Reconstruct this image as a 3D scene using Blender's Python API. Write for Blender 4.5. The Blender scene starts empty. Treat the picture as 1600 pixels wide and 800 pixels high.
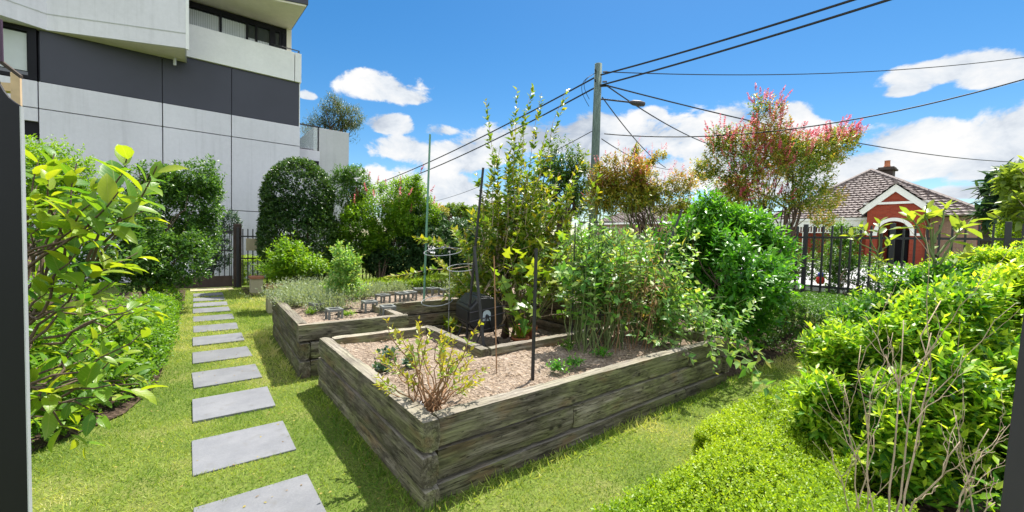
import bpy, math, random
import numpy as np
from mathutils import Vector, Matrix, noise as mnoise

scene = bpy.context.scene
COL = scene.collection
R_ = math.radians
rng = np.random.default_rng(7)
random.seed(7)

# ------------------------------------------------------------------ camera model
FPX, CAMH = 640.0, 1.6
YAW, PITCH, ROLL = R_(38.2), R_(2.25), .026
FW = np.array([math.sin(YAW)*math.cos(PITCH), math.cos(YAW)*math.cos(PITCH), -math.sin(PITCH)])
_r0 = np.array([math.cos(YAW), -math.sin(YAW), 0.0]); _u0 = np.cross(_r0, FW)
RT = math.cos(ROLL)*_r0 + math.sin(ROLL)*_u0
UP = -math.sin(ROLL)*_r0 + math.cos(ROLL)*_u0
CAM = np.array([0, 0, CAMH])
def ray(px, py): return FW + RT*(px-800)/FPX + UP*(400-py)/FPX
def G(px, py, z=0.0):
    d = ray(px, py); return CAM + d*((z-CAMH)/d[2])
def AX(px, py, X):
    d = ray(px, py); return CAM + d*(X/d[0])
def AY(px, py, Y):
    d = ray(px, py); return CAM + d*(Y/d[1])
def AD(px, py, D): return CAM + ray(px, py)*D

cam = bpy.data.cameras.new('camera'); camo = bpy.data.objects.new('camera', cam); COL.objects.link(camo)
m = Matrix([[RT[i], UP[i], -FW[i], CAM[i]] for i in range(3)] + [[0, 0, 0, 1]])
camo.matrix_world = m
cam.sensor_width = 36; cam.lens = FPX/1600*36; cam.clip_start = .05; cam.clip_end = 3000
scene.camera = camo

# ------------------------------------------------------------------ objects
def tag(o, label=None, cat=None, group=None, kind=None):
    if label: o['label'] = label
    if cat: o['category'] = cat
    if group: o['group'] = group
    if kind: o['kind'] = kind
    return o
def empty(name, loc, label, cat, group=None, rz=0):
    o = bpy.data.objects.new(name, None); COL.objects.link(o)
    o.location = tuple(float(v) for v in loc); o.rotation_euler = (0, 0, rz); o.empty_display_size = .1
    return tag(o, label, cat, group)
def worldmat(o):
    w = Matrix.Translation(o.location) @ o.rotation_euler.to_matrix().to_4x4()
    return worldmat(o.parent) @ o.matrix_parent_inverse @ w if o.parent else w
def link(name, me, mat, parent=None):
    o = bpy.data.objects.new(name, me); COL.objects.link(o)
    if mat is not None: me.materials.append(mat)
    if parent is not None:
        o.parent = parent
        o.matrix_parent_inverse = worldmat(parent).inverted()
    return o

class MB:
    """collects world-space shapes that end up as one mesh object"""
    def __init__(s): s.v = []; s.f = []
    def add(s, vs, fs):
        n = len(s.v); s.v += [tuple(float(c) for c in v) for v in vs]; s.f += [tuple(i+n for i in f) for f in fs]; return s
    def box(s, a, b):
        (x0, y0, z0), (x1, y1, z1) = a, b
        x0, x1 = min(x0, x1), max(x0, x1); y0, y1 = min(y0, y1), max(y0, y1); z0, z1 = min(z0, z1), max(z0, z1)
        return s.add([(x0,y0,z0),(x1,y0,z0),(x1,y1,z0),(x0,y1,z0),(x0,y0,z1),(x1,y0,z1),(x1,y1,z1),(x0,y1,z1)],
                     [(0,3,2,1),(4,5,6,7),(0,1,5,4),(1,2,6,5),(2,3,7,6),(3,0,4,7)])
    def prism(s, poly, d):
        n = len(poly); d = np.array(d, float); poly = [np.array(p, float) for p in poly]
        return s.add(poly+[p+d for p in poly], [tuple(range(n))[::-1], tuple(range(n, 2*n))] + [(i, (i+1) % n, (i+1) % n+n, i+n) for i in range(n)])
    def tube(s, pts, rad, k=6, cap=True):
        pts = [np.array(p, float) for p in pts]; n = len(pts)
        if not hasattr(rad, '__len__'): rad = [rad]*n
        ref = None; vs = []
        for i, p in enumerate(pts):
            t = pts[min(i+1, n-1)]-pts[max(i-1, 0)]; t = t/(np.linalg.norm(t)+1e-9)
            if ref is None: ref = np.array([1, 0, 0.]) if abs(t[0]) < .8 else np.array([0, 1., 0])
            a = ref-t*(ref@t); a /= np.linalg.norm(a)+1e-9; b = np.cross(t, a); ref = a
            for j in range(k):
                w = 2*math.pi*j/k; vs.append(p+(a*math.cos(w)+b*math.sin(w))*rad[i])
        fs = [(i*k+j, i*k+(j+1) % k, (i+1)*k+(j+1) % k, (i+1)*k+j) for i in range(n-1) for j in range(k)]
        if cap: fs += [tuple(range(k))[::-1], tuple(range((n-1)*k, n*k))]
        return s.add(vs, fs)
    def lathe(s, c, prof, k=24):
        vs = []; n = len(prof)
        for r, z in prof:
            for j in range(k): w = 2*math.pi*j/k; vs.append((c[0]+r*math.cos(w), c[1]+r*math.sin(w), c[2]+z))
        return s.add(vs, [(i*k+j, i*k+(j+1) % k, (i+1)*k+(j+1) % k, (i+1)*k+j) for i in range(n-1) for j in range(k)])
    def build(s, name, mat, parent=None, smooth=False, bevel=0):
        me = bpy.data.meshes.new(name); me.from_pydata(s.v, [], s.f); me.update()
        if smooth: me.polygons.foreach_set('use_smooth', [True]*len(me.polygons))
        o = link(name, me, mat, parent)
        if bevel:
            b = o.modifiers.new('bevel', 'BEVEL'); b.width = bevel; b.segments = 2; b.limit_method = 'ANGLE'
        return o

# ------------------------------------------------------------------ materials
class NT:
    def __init__(s, name):
        s.m = bpy.data.materials.new(name); s.m.use_nodes = True; s.t = s.m.node_tree
        s.out = s.t.nodes['Material Output']; s.p = s.t.nodes['Principled BSDF']
    def n(s, typ, **kw):
        nd = s.t.nodes.new('ShaderNode'+typ)
        for k, v in kw.items(): setattr(nd, k, v)
        return nd
    def l(s, a, b): s.t.links.new(a, b)
    def coord(s, kind='Object', scale=(1, 1, 1)):
        tc = s.n('TexCoord'); mp = s.n('Mapping'); mp.inputs['Scale'].default_value = scale; s.l(tc.outputs[kind], mp.inputs[0]); return mp.outputs[0]
    def noise(s, vec, scale, detail=4, rough=.6, dist=0):
        nd = s.n('TexNoise'); nd.inputs['Scale'].default_value = scale; nd.inputs['Detail'].default_value = detail
        nd.inputs['Roughness'].default_value = rough; nd.inputs['Distortion'].default_value = dist
        if vec is not None: s.l(vec, nd.inputs['Vector'])
        return nd.outputs['Fac']
    def ramp(s, fac, stops, interp='LINEAR'):
        nd = s.n('ValToRGB'); r = nd.color_ramp; r.interpolation = interp
        while len(r.elements) < len(stops): r.elements.new(.5)
        for e, (p, c) in zip(r.elements, stops): e.position = p; e.color = tuple(c)+(1,) if len(c) == 3 else c
        s.l(fac, nd.inputs[0]); return nd.outputs[0]
    def mix(s, fac, a, b, mode='MIX'):
        nd = s.n('Mix'); nd.data_type = 'RGBA'; nd.blend_type = mode
        for sock, val in ((nd.inputs[0], fac), (nd.inputs[6], a), (nd.inputs[7], b)):
            if hasattr(val, 'is_output'): s.l(val, sock)
            else: sock.default_value = val if not isinstance(val, tuple) or len(val) == 4 else val+(1,)
        return nd.outputs[2]
    def math(s, op, a, b=0.0):
        nd = s.n('Math'); nd.operation = op
        for sock, val in ((nd.inputs[0], a), (nd.inputs[1], b)):
            if hasattr(val, 'is_output'): s.l(val, sock)
            else: sock.default_value = val
        return nd.outputs[0]
    def bump(s, h, strength=.5, dist=.01, nrm=None):
        nd = s.n('Bump'); nd.inputs['Strength'].default_value = strength; nd.inputs['Distance'].default_value = dist
        s.l(h, nd.inputs['Height'])
        if nrm is not None: s.l(nrm, nd.inputs['Normal'])
        s.l(nd.outputs[0], s.p.inputs['Normal']); return nd.outputs[0]
    def base(s, c, rough=.7, spec=.3, metal=0):
        if hasattr(c, 'is_output'): s.l(c, s.p.inputs['Base Color'])
        else: s.p.inputs['Base Color'].default_value = tuple(c)+(1,)
        s.p.inputs['Roughness'].default_value = rough; s.p.inputs['Specular IOR Level'].default_value = spec; s.p.inputs['Metallic'].default_value = metal
        return s

def simple(name, c, rough=.6, spec=.3, metal=0, var=.15, scale=6, bump=0, bscale=40):
    t = NT(name); v = t.coord()
    f = t.noise(v, scale, 5)
    lo = tuple(x*(1-var) for x in c); hi = tuple(min(1, x*(1+var)) for x in c)
    t.base(t.ramp(f, [(.3, lo), (.7, hi)]), rough, spec, metal)
    if bump: t.bump(t.noise(v, bscale, 4), bump, .01)
    return t.m

def leafmat(name, cols, trans=.45, tgain=(1.5, 1.45, .55), rough=.42, spec=.4, veins=False):
    t = NT(name)
    at = t.n('Attribute'); at.attribute_name = 'tint'
    n = len(cols)
    c = t.ramp(at.outputs['Fac'], [(i/(n-1), cols[i]) for i in range(n)])
    if veins:     # midrib, side veins and blemishes laid out along each leaf's own length and width
        au = t.n('Attribute'); au.attribute_name = 'leafuv'; sx = t.n('SeparateXYZ'); t.l(au.outputs['Vector'], sx.inputs[0])
        av = t.math('ABSOLUTE', sx.outputs['Y'])
        mid = t.ramp(av, [(.0, (1, 1, 1)), (.035, (0, 0, 0))])
        sv = t.math('SINE', t.math('MULTIPLY', t.math('SUBTRACT', sx.outputs['X'], t.math('MULTIPLY', av, .55)), 52.0))
        sv = t.ramp(sv, [(.8, (0, 0, 0)), (.99, (1, 1, 1))])
        vn = t.math('MAXIMUM', t.math('MULTIPLY', mid, .75), t.math('MULTIPLY', sv, .35))
        c = t.mix(t.math('MULTIPLY', vn, .6), c, (.42, .46, .12))
        bl_ = t.noise(t.coord(), 42, 4, .7); c = t.mix(t.math('MULTIPLY', t.ramp(bl_, [(.64, (0, 0, 0)), (.7, (1, 1, 1))]), .6), c, (.2, .13, .03))
        c = t.mix(t.math('MULTIPLY', t.ramp(t.noise(t.coord(), 9, 3), [(.35, (0, 0, 0)), (.7, (1, 1, 1))]), .35), c, cols[0])
        t.bump(vn, .35, .002)
    t.base(c, rough, spec)
    tr = t.n('BsdfTranslucent'); t.l(t.mix(1.0, c, tgain+(1,), 'MULTIPLY'), tr.inputs[0])
    mx = t.n('MixShader'); mx.inputs[0].default_value = trans
    t.l(t.p.outputs[0], mx.inputs[1]); t.l(tr.outputs[0], mx.inputs[2]); t.l(mx.outputs[0], t.out.inputs[0])
    return t.m

def mat_sleeper():
    t = NT('weathered_sleeper'); oi = t.n('ObjectInfo')
    tc = t.n('TexCoord'); add = t.n('VectorMath'); add.operation = 'ADD'
    cb = t.n('CombineXYZ'); 
    for i in range(3): t.l(t.math('MULTIPLY', oi.outputs['Random'], 31.0+i*17), cb.inputs[i])
    t.l(tc.outputs['Object'], add.inputs[0]); t.l(cb.outputs[0], add.inputs[1])
    def mp(sc):
        q = t.n('Mapping'); q.inputs['Scale'].default_value = sc; t.l(add.outputs[0], q.inputs[0]); return q.outputs[0]
    grain = t.noise(mp((.8, 26, 26)), 1.6, 8, .66, .12)
    big = t.noise(mp((1.6, 3.5, 3.5)), 1.3, 4, .6)
    blot = t.noise(mp((2.2, 9, 9)), 1.7, 7, .72)
    c = t.ramp(grain, [(.27, (.075, .066, .052)), (.46, (.155, .138, .108)), (.7, (.31, .285, .235))])
    fine = t.noise(mp((3.5, 150, 150)), 1.5, 4, .7)
    c = t.mix(.75, c, t.ramp(fine, [(.3, (.3, .28, .26)), (.5, (1, 1, 1)), (.72, (1.6, 1.55, 1.5))]), 'MULTIPLY')
    moss = t.ramp(big, [(.42, (0, 0, 0)), (.6, (1, 1, 1))])
    mossm = t.math('MULTIPLY', moss, .75)
    c = t.mix(mossm, c, t.ramp(grain, [(.3, (.07, .078, .028)), (.7, (.25, .265, .12))]))
    brown = t.ramp(t.noise(mp((1.1, 2.5, 2.5)), 2.1, 3), [(.55, (0, 0, 0)), (.68, (1, 1, 1))])
    c = t.mix(t.math('MULTIPLY', brown, .55), c, (.19, .115, .065))
    dark = t.ramp(blot, [(.46, (0, 0, 0)), (.6, (1, 1, 1))])
    c = t.mix(t.math('MULTIPLY', dark, .62), c, (.04, .034, .027))
    # checks (long splits) along the grain
    ck = t.noise(mp((.9, 16, 16)), 2.3, 3, .5, .2)
    crack = t.ramp(t.math('ABSOLUTE', t.math('SUBTRACT', ck, .5)), [(.0, (1, 1, 1)), (.014, (0, 0, 0))])
    c = t.mix(t.math('MULTIPLY', crack, .85), c, (.018, .015, .012))
    vo = t.n('TexVoronoi'); vo.inputs['Scale'].default_value = 4.2; t.l(mp((.8, 1.4, 1.4)), vo.inputs['Vector'])
    kn = t.ramp(vo.outputs['Distance'], [(.05, (1, 1, 1)), (.11, (0, 0, 0))])
    c = t.mix(t.math('MULTIPLY', kn, .8), c, (.02, .017, .014))
    # upward faces mixed towards a paler grey
    ge = t.n('NewGeometry'); sx = t.n('SeparateXYZ'); t.l(ge.outputs['Normal'], sx.inputs[0])
    upf = t.ramp(sx.outputs['Z'], [(.6, (0, 0, 0)), (.9, (1, 1, 1))])
    c = t.mix(t.math('MULTIPLY', upf, .6), c, t.ramp(grain, [(.3, (.15, .135, .115)), (.7, (.4, .37, .33))]))
    c = t.mix(1.0, c, t.ramp(oi.outputs['Random'], [(0, (.72, .7, .66)), (.5, (1, .98, .93)), (1, (1.3, 1.27, 1.18))]), 'MULTIPLY')
    t.base(c, .88, .15)
    h = t.math('SUBTRACT', t.math('ADD', t.math('ADD', grain, t.math('MULTIPLY', fine, .5)), t.math('MULTIPLY', blot, .5)), t.math('MULTIPLY', crack, 1.2))
    t.bump(h, .75, .009)
    return t.m

def mat_concrete(name, c, streak=.12, rough=.75):
    t = NT(name); v = t.coord()
    a = t.noise(v, .45, 4); b = t.noise(t.coord(scale=(4, 4, .18)), 1.4, 5); d = t.noise(v, 9, 5, .7)
    lo = tuple(x*.9 for x in c); hi = tuple(x*1.06 for x in c)
    col = t.ramp(t.math('ADD', t.math('MULTIPLY', a, .6), t.math('MULTIPLY', d, .4)), [(.35, lo), (.65, hi)])
    st = t.ramp(b, [(.5, (0, 0, 0)), (.75, (1, 1, 1))])
    col = t.mix(t.math('MULTIPLY', st, streak), col, tuple(x*.35 for x in c))
    t.base(col, rough, .25); t.bump(d, .12, .01)
    return t.m

def mat_paver():
    t = NT('bluestone'); v = t.coord(); oi = t.n('ObjectInfo')
    a = t.noise(v, 3.1, 5, .65); d = t.noise(v, 60, 4, .75); s_ = t.noise(v, 7.5, 5, .7)
    c = t.ramp(t.math('ADD', t.math('MULTIPLY', a, .65), t.math('MULTIPLY', d, .35)), [(.33, (.125, .13, .142)), (.5, (.158, .163, .174)), (.68, (.195, .198, .207))])
    c = t.mix(t.math('MULTIPLY', t.ramp(s_, [(.56, (0, 0, 0)), (.68, (1, 1, 1))]), .4), c, (.1, .095, .08))
    c = t.mix(1.0, c, t.ramp(oi.outputs['Random'], [(0, (.88, .88, .87)), (1, (1.1, 1.1, 1.12))]), 'MULTIPLY')
    t.base(c, .72, .25); t.bump(t.math('ADD', d, t.math('MULTIPLY', a, .8)), .25, .008); return t.m
def mat_lawn():
    t = NT('lawn'); v = t.coord()
    a = t.noise(v, 1.1, 5, .65); b = t.noise(v, 60, 3, .7)
    c = t.ramp(a, [(.3, (.08, .14, .02)), (.5, (.15, .21, .035)), (.72, (.29, .27, .1))])
    c = t.mix(t.ramp(b, [(.35, (.75, .75, .75)), (.7, (0, 0, 0))]), c, (.05, .06, .018))
    t.base(c, .95, .1); t.bump(b, .6, .02); return t.m

def mat_soil(name, cols, scale=18):
    t = NT(name); v = t.coord()
    vo = t.n('TexVoronoi'); vo.inputs['Scale'].default_value = scale*2.2; t.l(v, vo.inputs['Vector'])
    f = t.noise(v, scale, 6, .75); g = t.noise(v, 2.2, 3)
    s2 = t.math('ADD', t.math('MULTIPLY', f, .6), t.math('ADD', t.math('MULTIPLY', g, .25), t.math('MULTIPLY', vo.outputs['Distance'], .2)))
    t.base(t.ramp(s2, [(.35, cols[0]), (.5, cols[1]), (.68, cols[2])]), .95, .1)
    t.bump(t.math('ADD', f, vo.outputs['Distance']), .9, .03); return t.m

def mat_brick(name, c1, c2, mortar, sc=1.0, axis='YZ'):
    t = NT(name); tc = t.n('TexCoord'); sx = t.n('SeparateXYZ'); t.l(tc.outputs['Object'], sx.inputs[0]); cb = t.n('CombineXYZ')
    t.l(t.math('ADD', sx.outputs['X'], sx.outputs['Y']), cb.inputs[0]); t.l(sx.outputs['Z'], cb.inputs[1])
    b = t.n('TexBrick'); t.l(cb.outputs[0], b.inputs['Vector'])
    b.inputs['Color1'].default_value = c1+(1,); b.inputs['Color2'].default_value = c2+(1,); b.inputs['Mortar'].default_value = mortar+(1,)
    b.inputs['Scale'].default_value = 1; b.inputs['Brick Width'].default_value = .24*sc; b.inputs['Row Height'].default_value = .086*sc; b.inputs['Mortar Size'].default_value = .006
    t.base(b.outputs['Color'], .85, .2); t.bump(b.outputs['Fac'], -.4, .01); return t.m

def mat_rooftile(name, cols):
    t = NT(name); v = t.coord()
    f = t.noise(v, 7, 4, .7); g = t.noise(v, .8, 3)
    vo = t.n('TexVoronoi'); vo.inputs['Scale'].default_value = 3.2; t.l(v, vo.inputs['Vector'])
    c = t.ramp(t.math('ADD', t.math('MULTIPLY', f, .5), t.math('MULTIPLY', g, .5)), [(.35, cols[0]), (.52, cols[1]), (.7, cols[2])])
    sp = t.n('SeparateColor'); t.l(vo.outputs['Color'], sp.inputs[0])
    c = t.mix(t.math('MULTIPLY', sp.outputs[0], .2), c, tuple(x*1.5 for x in cols[2]))
    t.base(c, .7, .3); t.bump(f, .3, .02); return t.m

def mat_glass(name, c=(.03, .04, .05), rough=.06):
    t = NT(name); t.base(c, rough, .8); return t.m

def mat_bark(name, c, sc=1):
    t = NT(name); f = t.noise(t.coord(scale=(14*sc, 14*sc, 3*sc)), 2, 6, .7)
    t.base(t.ramp(f, [(.3, tuple(x*.5 for x in c)), (.7, tuple(x*1.3 for x in c))]), .85, .2); t.bump(f, .5, .01); return t.m

M = dict(
    sleeper=mat_sleeper(),
    lawn=mat_lawn(),
    mulch=mat_soil('straw_mulch', [(.1, .07, .05), (.255, .195, .145), (.42, .345, .275)], 20),
    soil=mat_soil('dark_soil', [(.025, .017, .011), (.06, .042, .03), (.13, .09, .065)], 14),
    paver=mat_paver(),
    concrete=mat_concrete('precast_concrete', (.62, .61, .665), .22),
    concrete_dark=mat_concrete('stained_concrete', (.46, .47, .48), .25),
    render=mat_concrete('white_render', (.72, .72, .72), .05),
    cream=simple('cream_soffit', (.62, .58, .5), .8, var=.06),
    cladding=simple('charcoal_cladding', (.04, .042, .06), .5, .35, var=.1, scale=.6),
    black=simple('black_metal', (.018, .018, .021), .42, .45, var=.2),
    gate=simple('gate_black', (.011, .011, .015), .5, .12, var=.15, scale=2),
    greypost=simple('grey_brown_metal', (.05, .044, .05), .55, .35, var=.12, scale=3),
    alu=simple('aluminium', (.42, .43, .45), .45, .5, var=.08),
    glass=mat_glass('window_glass'),
    blind=simple('window_blind', (.5, .53, .56), .7, var=.06, scale=2),
    timber=simple('pale_timber', (.55, .4, .25), .7, var=.2, scale=9),
    redtimber=simple('red_timber', (.3, .13, .075), .75, var=.25, scale=9, bump=.3),
    sandstone=mat_concrete('sandstone', (.38, .34, .22), .25),
    terracotta=simple('terracotta', (.42, .15, .075), .8, var=.2, scale=12),
    asphalt=mat_concrete('pale_road', (.36, .355, .35), .03),
    kerb=mat_concrete('kerb_concrete', (.5, .49, .47), .05),
    roof=mat_rooftile('terracotta_tile', [(.115, .094, .088), (.18, .145, .135), (.26, .215, .2)]),
    roofgrey=mat_rooftile('grey_tile', [(.12, .12, .125), (.2, .2, .205), (.3, .3, .3)]),
    redbrick=mat_brick('red_brick', (.24, .035, .018), (.3, .052, .026), (.22, .09, .06)),
    brownbrick=mat_brick('brown_brick', (.26, .16, .11), (.32, .2, .14), (.38, .3, .24)),
    white=simple('white_paint', (.78, .77, .73), .5, .4, var=.05),
    darkwood=simple('dark_fence_wood', (.055, .04, .032), .8, var=.3, scale=4),
    greywood=simple('grey_paling_wood', (.17, .15, .135), .85, var=.25, scale=5),
    pole=mat_bark('pole_wood', (.13, .175, .155), .5),
    wire=simple('black_cable', (.02, .02, .022), .6, .3),
    silverwire=simple('galvanised_wire', (.35, .36, .37), .4, .5, .6),
    greenstake=simple('green_plastic', (.11, .24, .17), .45, .4, var=.12),
    composter=simple('black_plastic', (.016, .016, .017), .38, .45, var=.2),
    sticker=simple('pale_label', (.42, .5, .55), .5, var=.05),
    bark=mat_bark('brown_bark', (.12, .085, .06)), palebark=mat_bark('pale_bark', (.45, .35, .24)),
    twig=mat_bark('red_twig', (.3, .17, .09)), greenstem=simple('green_stem', (.12, .16, .05), .6, var=.2),
    mesh=simple('grey_guard', (.15, .16, .15), .5, .4, var=.25),
    purple=simple('purple_paint', (.05, .02, .05), .6),
)
_t = NT('clear_pane'); _t.base((.4, .5, .5), .05, .5); _tr = _t.n('BsdfTransparent'); _mx = _t.n('MixShader'); _mx.inputs[0].default_value = .75; _t.l(_t.p.outputs[0], _mx.inputs[1]); _t.l(_tr.outputs[0], _mx.inputs[2]); _t.l(_mx.outputs[0], _t.out.inputs[0]); M['clear'] = _t.m
L = {}
L['broad'] = leafmat('leaf_broad', [(.035, .14, .018), (.08, .22, .02), (.18, .32, .02), (.34, .42, .025)], .5, (1.55, 1.4, .5), .38, .45, True)
L['evergreen'] = leafmat('leaf_evergreen', [(.028, .08, .016), (.06, .15, .024), (.14, .26, .035)], .4, rough=.36)
L['cone'] = leafmat('leaf_cone', [(.015, .046, .011), (.036, .095, .016), (.13, .22, .028)], .25, rough=.36)
L['camellia'] = leafmat('leaf_camellia', [(.02, .06, .02), (.042, .1, .03), (.09, .17, .055)], .25, rough=.45, spec=.3)
L['lime'] = leafmat('leaf_lime', [(.075, .19, .014), (.15, .29, .017), (.28, .4, .022)], .48)
L['hedge'] = leafmat('leaf_hedge', [(.11, .22, .012), (.22, .35, .014), (.36, .46, .02)], .5)
L['yellow'] = leafmat('leaf_duranta', [(.03, .12, .014), (.11, .28, .018), (.29, .46, .025), (.48, .58, .06)], .48)
L['mid'] = leafmat('leaf_mid', [(.04, .12, .016), (.085, .2, .022), (.18, .29, .03)], .4)
L['bright'] = leafmat('leaf_bright', [(.026, .12, .014), (.065, .23, .02), (.17, .38, .028)], .45, rough=.34)
L['apple'] = leafmat('leaf_apple', [(.05, .13, .02), (.12, .22, .026), (.24, .31, .028), (.42, .36, .03)], .42)
L['tomato'] = leafmat('leaf_tomato', [(.06, .19, .03), (.14, .31, .06), (.3, .44, .13), (.42, .4, .1)], .45)
L['dry'] = leafmat('leaf_dry', [(.16, .085, .03), (.28, .17, .07), (.3, .24, .08)], .35)
L['grey'] = leafmat('leaf_grey', [(.14, .2, .11), (.23, .29, .18), (.33, .38, .25)], .35)
L['myrtle'] = leafmat('leaf_myrtle', [(.08, .21, .03), (.18, .32, .035), (.33, .36, .05), (.5, .29, .06)], .42, (1.35, 1.1, .6))
L['bronze'] = leafmat('leaf_bronze', [(.1, .2, .025), (.24, .31, .03), (.4, .36, .045), (.46, .26, .06)], .42, (1.35, 1.1, .6))
L['pink'] = leafmat('petal_pink', [(.48, .07, .13), (.58, .16, .22), (.5, .2, .15)], .45, (1.3, 1, 1))
L['treegreen'] = leafmat('leaf_tree', [(.035, .09, .015), (.08, .16, .022), (.19, .25, .03)], .38)
L['roof'] = leafmat('leaf_rooftop', [(.05, .08, .03), (.09, .13, .05), (.16, .17, .08)], .3)
L['blue'] = leafmat('leaf_bluish', [(.02, .06, .035), (.04, .09, .05), (.09, .15, .06)], .3)
L['grass'] = leafmat('grass_blade', [(.1, .2, .025), (.26, .36, .055), (.45, .5, .13), (.6, .55, .28)], .45, (1.35, 1.3, .6), .55, .25)

# ------------------------------------------------------------------ leaves
T2 = (np.array([[0,0,0],[.42,.5,.16],[.42,-.5,.16],[1,0,-.08]]), [(0,2,3),(0,3,1)])
T6 = (np.array([[0,0,0],[.28,.42,.12],[.28,0,0],[.28,-.42,.12],[.66,.4,.08],[.66,0,-.05],[.66,-.4,.08],[1,0,-.22]]),
      [(0,2,1),(0,3,2),(1,2,5,4),(2,3,6,5),(4,5,7),(5,6,7)])
TBL = (np.array([[0,.5,0],[0,-.5,0],[.55,.35,.1],[.55,-.35,.1],[1,0,.5]]), [(0,1,3,2),(2,3,4)])
# a five-lobed fig leaf
TFIG = (np.array([[0,0,0],[.12,.42,.06],[.4,.18,0],[.5,.52,.08],[.62,.17,0],[1,0,-.15],[.62,-.17,0],[.5,-.52,.08],[.4,-.18,0],[.12,-.42,.06]]),
        [(0,2,1),(0,4,2),(2,4,3),(0,6,4),(4,6,5),(0,8,6),(6,8,7),(0,9,8)])
# a broad elliptic leaf, folded and arching
TB = (np.array([[0,0,0],[.14,.3,.08],[.14,0,-.02],[.14,-.3,.08],[.38,.5,.1],[.38,0,-.04],[.38,-.5,.1],[.64,.43,.02],[.64,0,-.12],[.64,-.43,.02],[.85,.22,-.16],[.85,0,-.25],[.85,-.22,-.16],[1,0,-.42]]),
      [(0,2,1),(0,3,2),(1,2,5,4),(2,3,6,5),(4,5,8,7),(5,6,9,8),(7,8,11,10),(8,9,12,11),(10,11,13),(11,12,13)])
def nrmz(a): return a/(np.linalg.norm(a, axis=-1, keepdims=True)+1e-9)
def leafmesh(name, P, D, N, ln, wd, tint, mat, parent, tmpl=T2):
    tv, tf = tmpl; n = len(P); k = len(tv)
    D = nrmz(D); S = nrmz(np.cross(N, D)); N = np.cross(D, S)
    ln = np.broadcast_to(ln, (n,)); wd = np.broadcast_to(wd, (n,))
    V = (P[:, None, :] + D[:, None, :]*(tv[None, :, 0:1]*ln[:, None, None]) + S[:, None, :]*(tv[None, :, 1:2]*wd[:, None, None]) + N[:, None, :]*(tv[None, :, 2:3]*wd[:, None, None]))
    V = V.reshape(-1, 3)
    me = bpy.data.meshes.new(name)
    tot = np.array([len(f) for f in tf]); idx = np.concatenate([np.array(f) for f in tf])
    loops = (idx[None, :] + (np.arange(n)*k)[:, None]).ravel()
    counts = np.tile(tot, n); starts = np.concatenate([[0], np.cumsum(counts)[:-1]])
    me.vertices.add(len(V)); me.vertices.foreach_set('co', V.astype(np.float32).ravel())
    me.loops.add(len(loops)); me.loops.foreach_set('vertex_index', loops.astype(np.int32))
    me.polygons.add(len(counts)); me.polygons.foreach_set('loop_start', starts.astype(np.int32))
    me.update(calc_edges=True)
    if tmpl is not T2: me.polygons.foreach_set('use_smooth', [True]*len(counts))
    a = me.attributes.new('tint', 'FLOAT', 'POINT'); a.data.foreach_set('value', np.repeat(np.clip(tint, 0, 1), k).astype(np.float32))
    if tmpl is TB or tmpl is TFIG:
        u = me.attributes.new('leafuv', 'FLOAT_VECTOR', 'POINT'); u.data.foreach_set('vector', np.tile(tv, (n, 1)).astype(np.float32).ravel())
    return link(name, me, mat, parent)

def rdir(n, r=None):
    r = r or rng; v = r.normal(size=(n, 3)); return nrmz(v)
def lump(p, f, seed):
    r = np.random.default_rng(seed); s = np.zeros(len(p))
    for i in range(7):
        k = nrmz(r.normal(size=3))*f*(.7+.9*r.random()); s += np.sin(p@k+r.random()*6.28)
    return s/2.6
def shootleaves(B, D, Ls, k, ln, wd, r, div=62, droop=.15, tint=(.5, .25), young=.25, tip=.7, up=.6, tsh=None):
    """k leaves along each of n shoots; returns arrays for leafmesh"""
    n = len(B); D = nrmz(D)
    a = nrmz(np.cross(D, r.normal(size=(n, 3)))); b = np.cross(D, a)
    j = np.arange(k); t = (.18+.82*(j+1)/k)[None, :]+r.normal(size=(n, k))*.03
    Ls = np.broadcast_to(Ls, (n,))
    ph = (j*2.39996)[None, :]+r.random((n, 1))*6.28+r.normal(size=(n, k))*.3
    P = B[:, None, :]+D[:, None, :]*(t*Ls[:, None])[..., None]; P[..., 2] -= droop*Ls[:, None]*t**2
    dv = np.radians(div)*(1.08-.45*t**2)[..., None]
    perp = a[:, None, :]*np.cos(ph)[..., None]+b[:, None, :]*np.sin(ph)[..., None]
    LD = D[:, None, :]*np.cos(dv)+perp*np.sin(dv); LD[..., 2] -= droop*.6
    LD = nrmz(LD+r.normal(size=LD.shape)*.16)
    N = D[:, None, :]*(1-up)+np.array([0, 0, 1.])*up+r.normal(size=LD.shape)*.22
    s = (1-(1-tip)*t**3)*(.6+.7*r.random((n, k)))
    tt = tint[0]+tint[1]*r.normal(size=(n, k))*.6+young*(t-.5)
    if tsh is not None: tt = tt+tsh[:, None]
    f = lambda x: x.reshape(-1, *x.shape[2:])
    return f(P), f(LD), f(N), ln*f(s), wd*f(s), f(tt)

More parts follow.
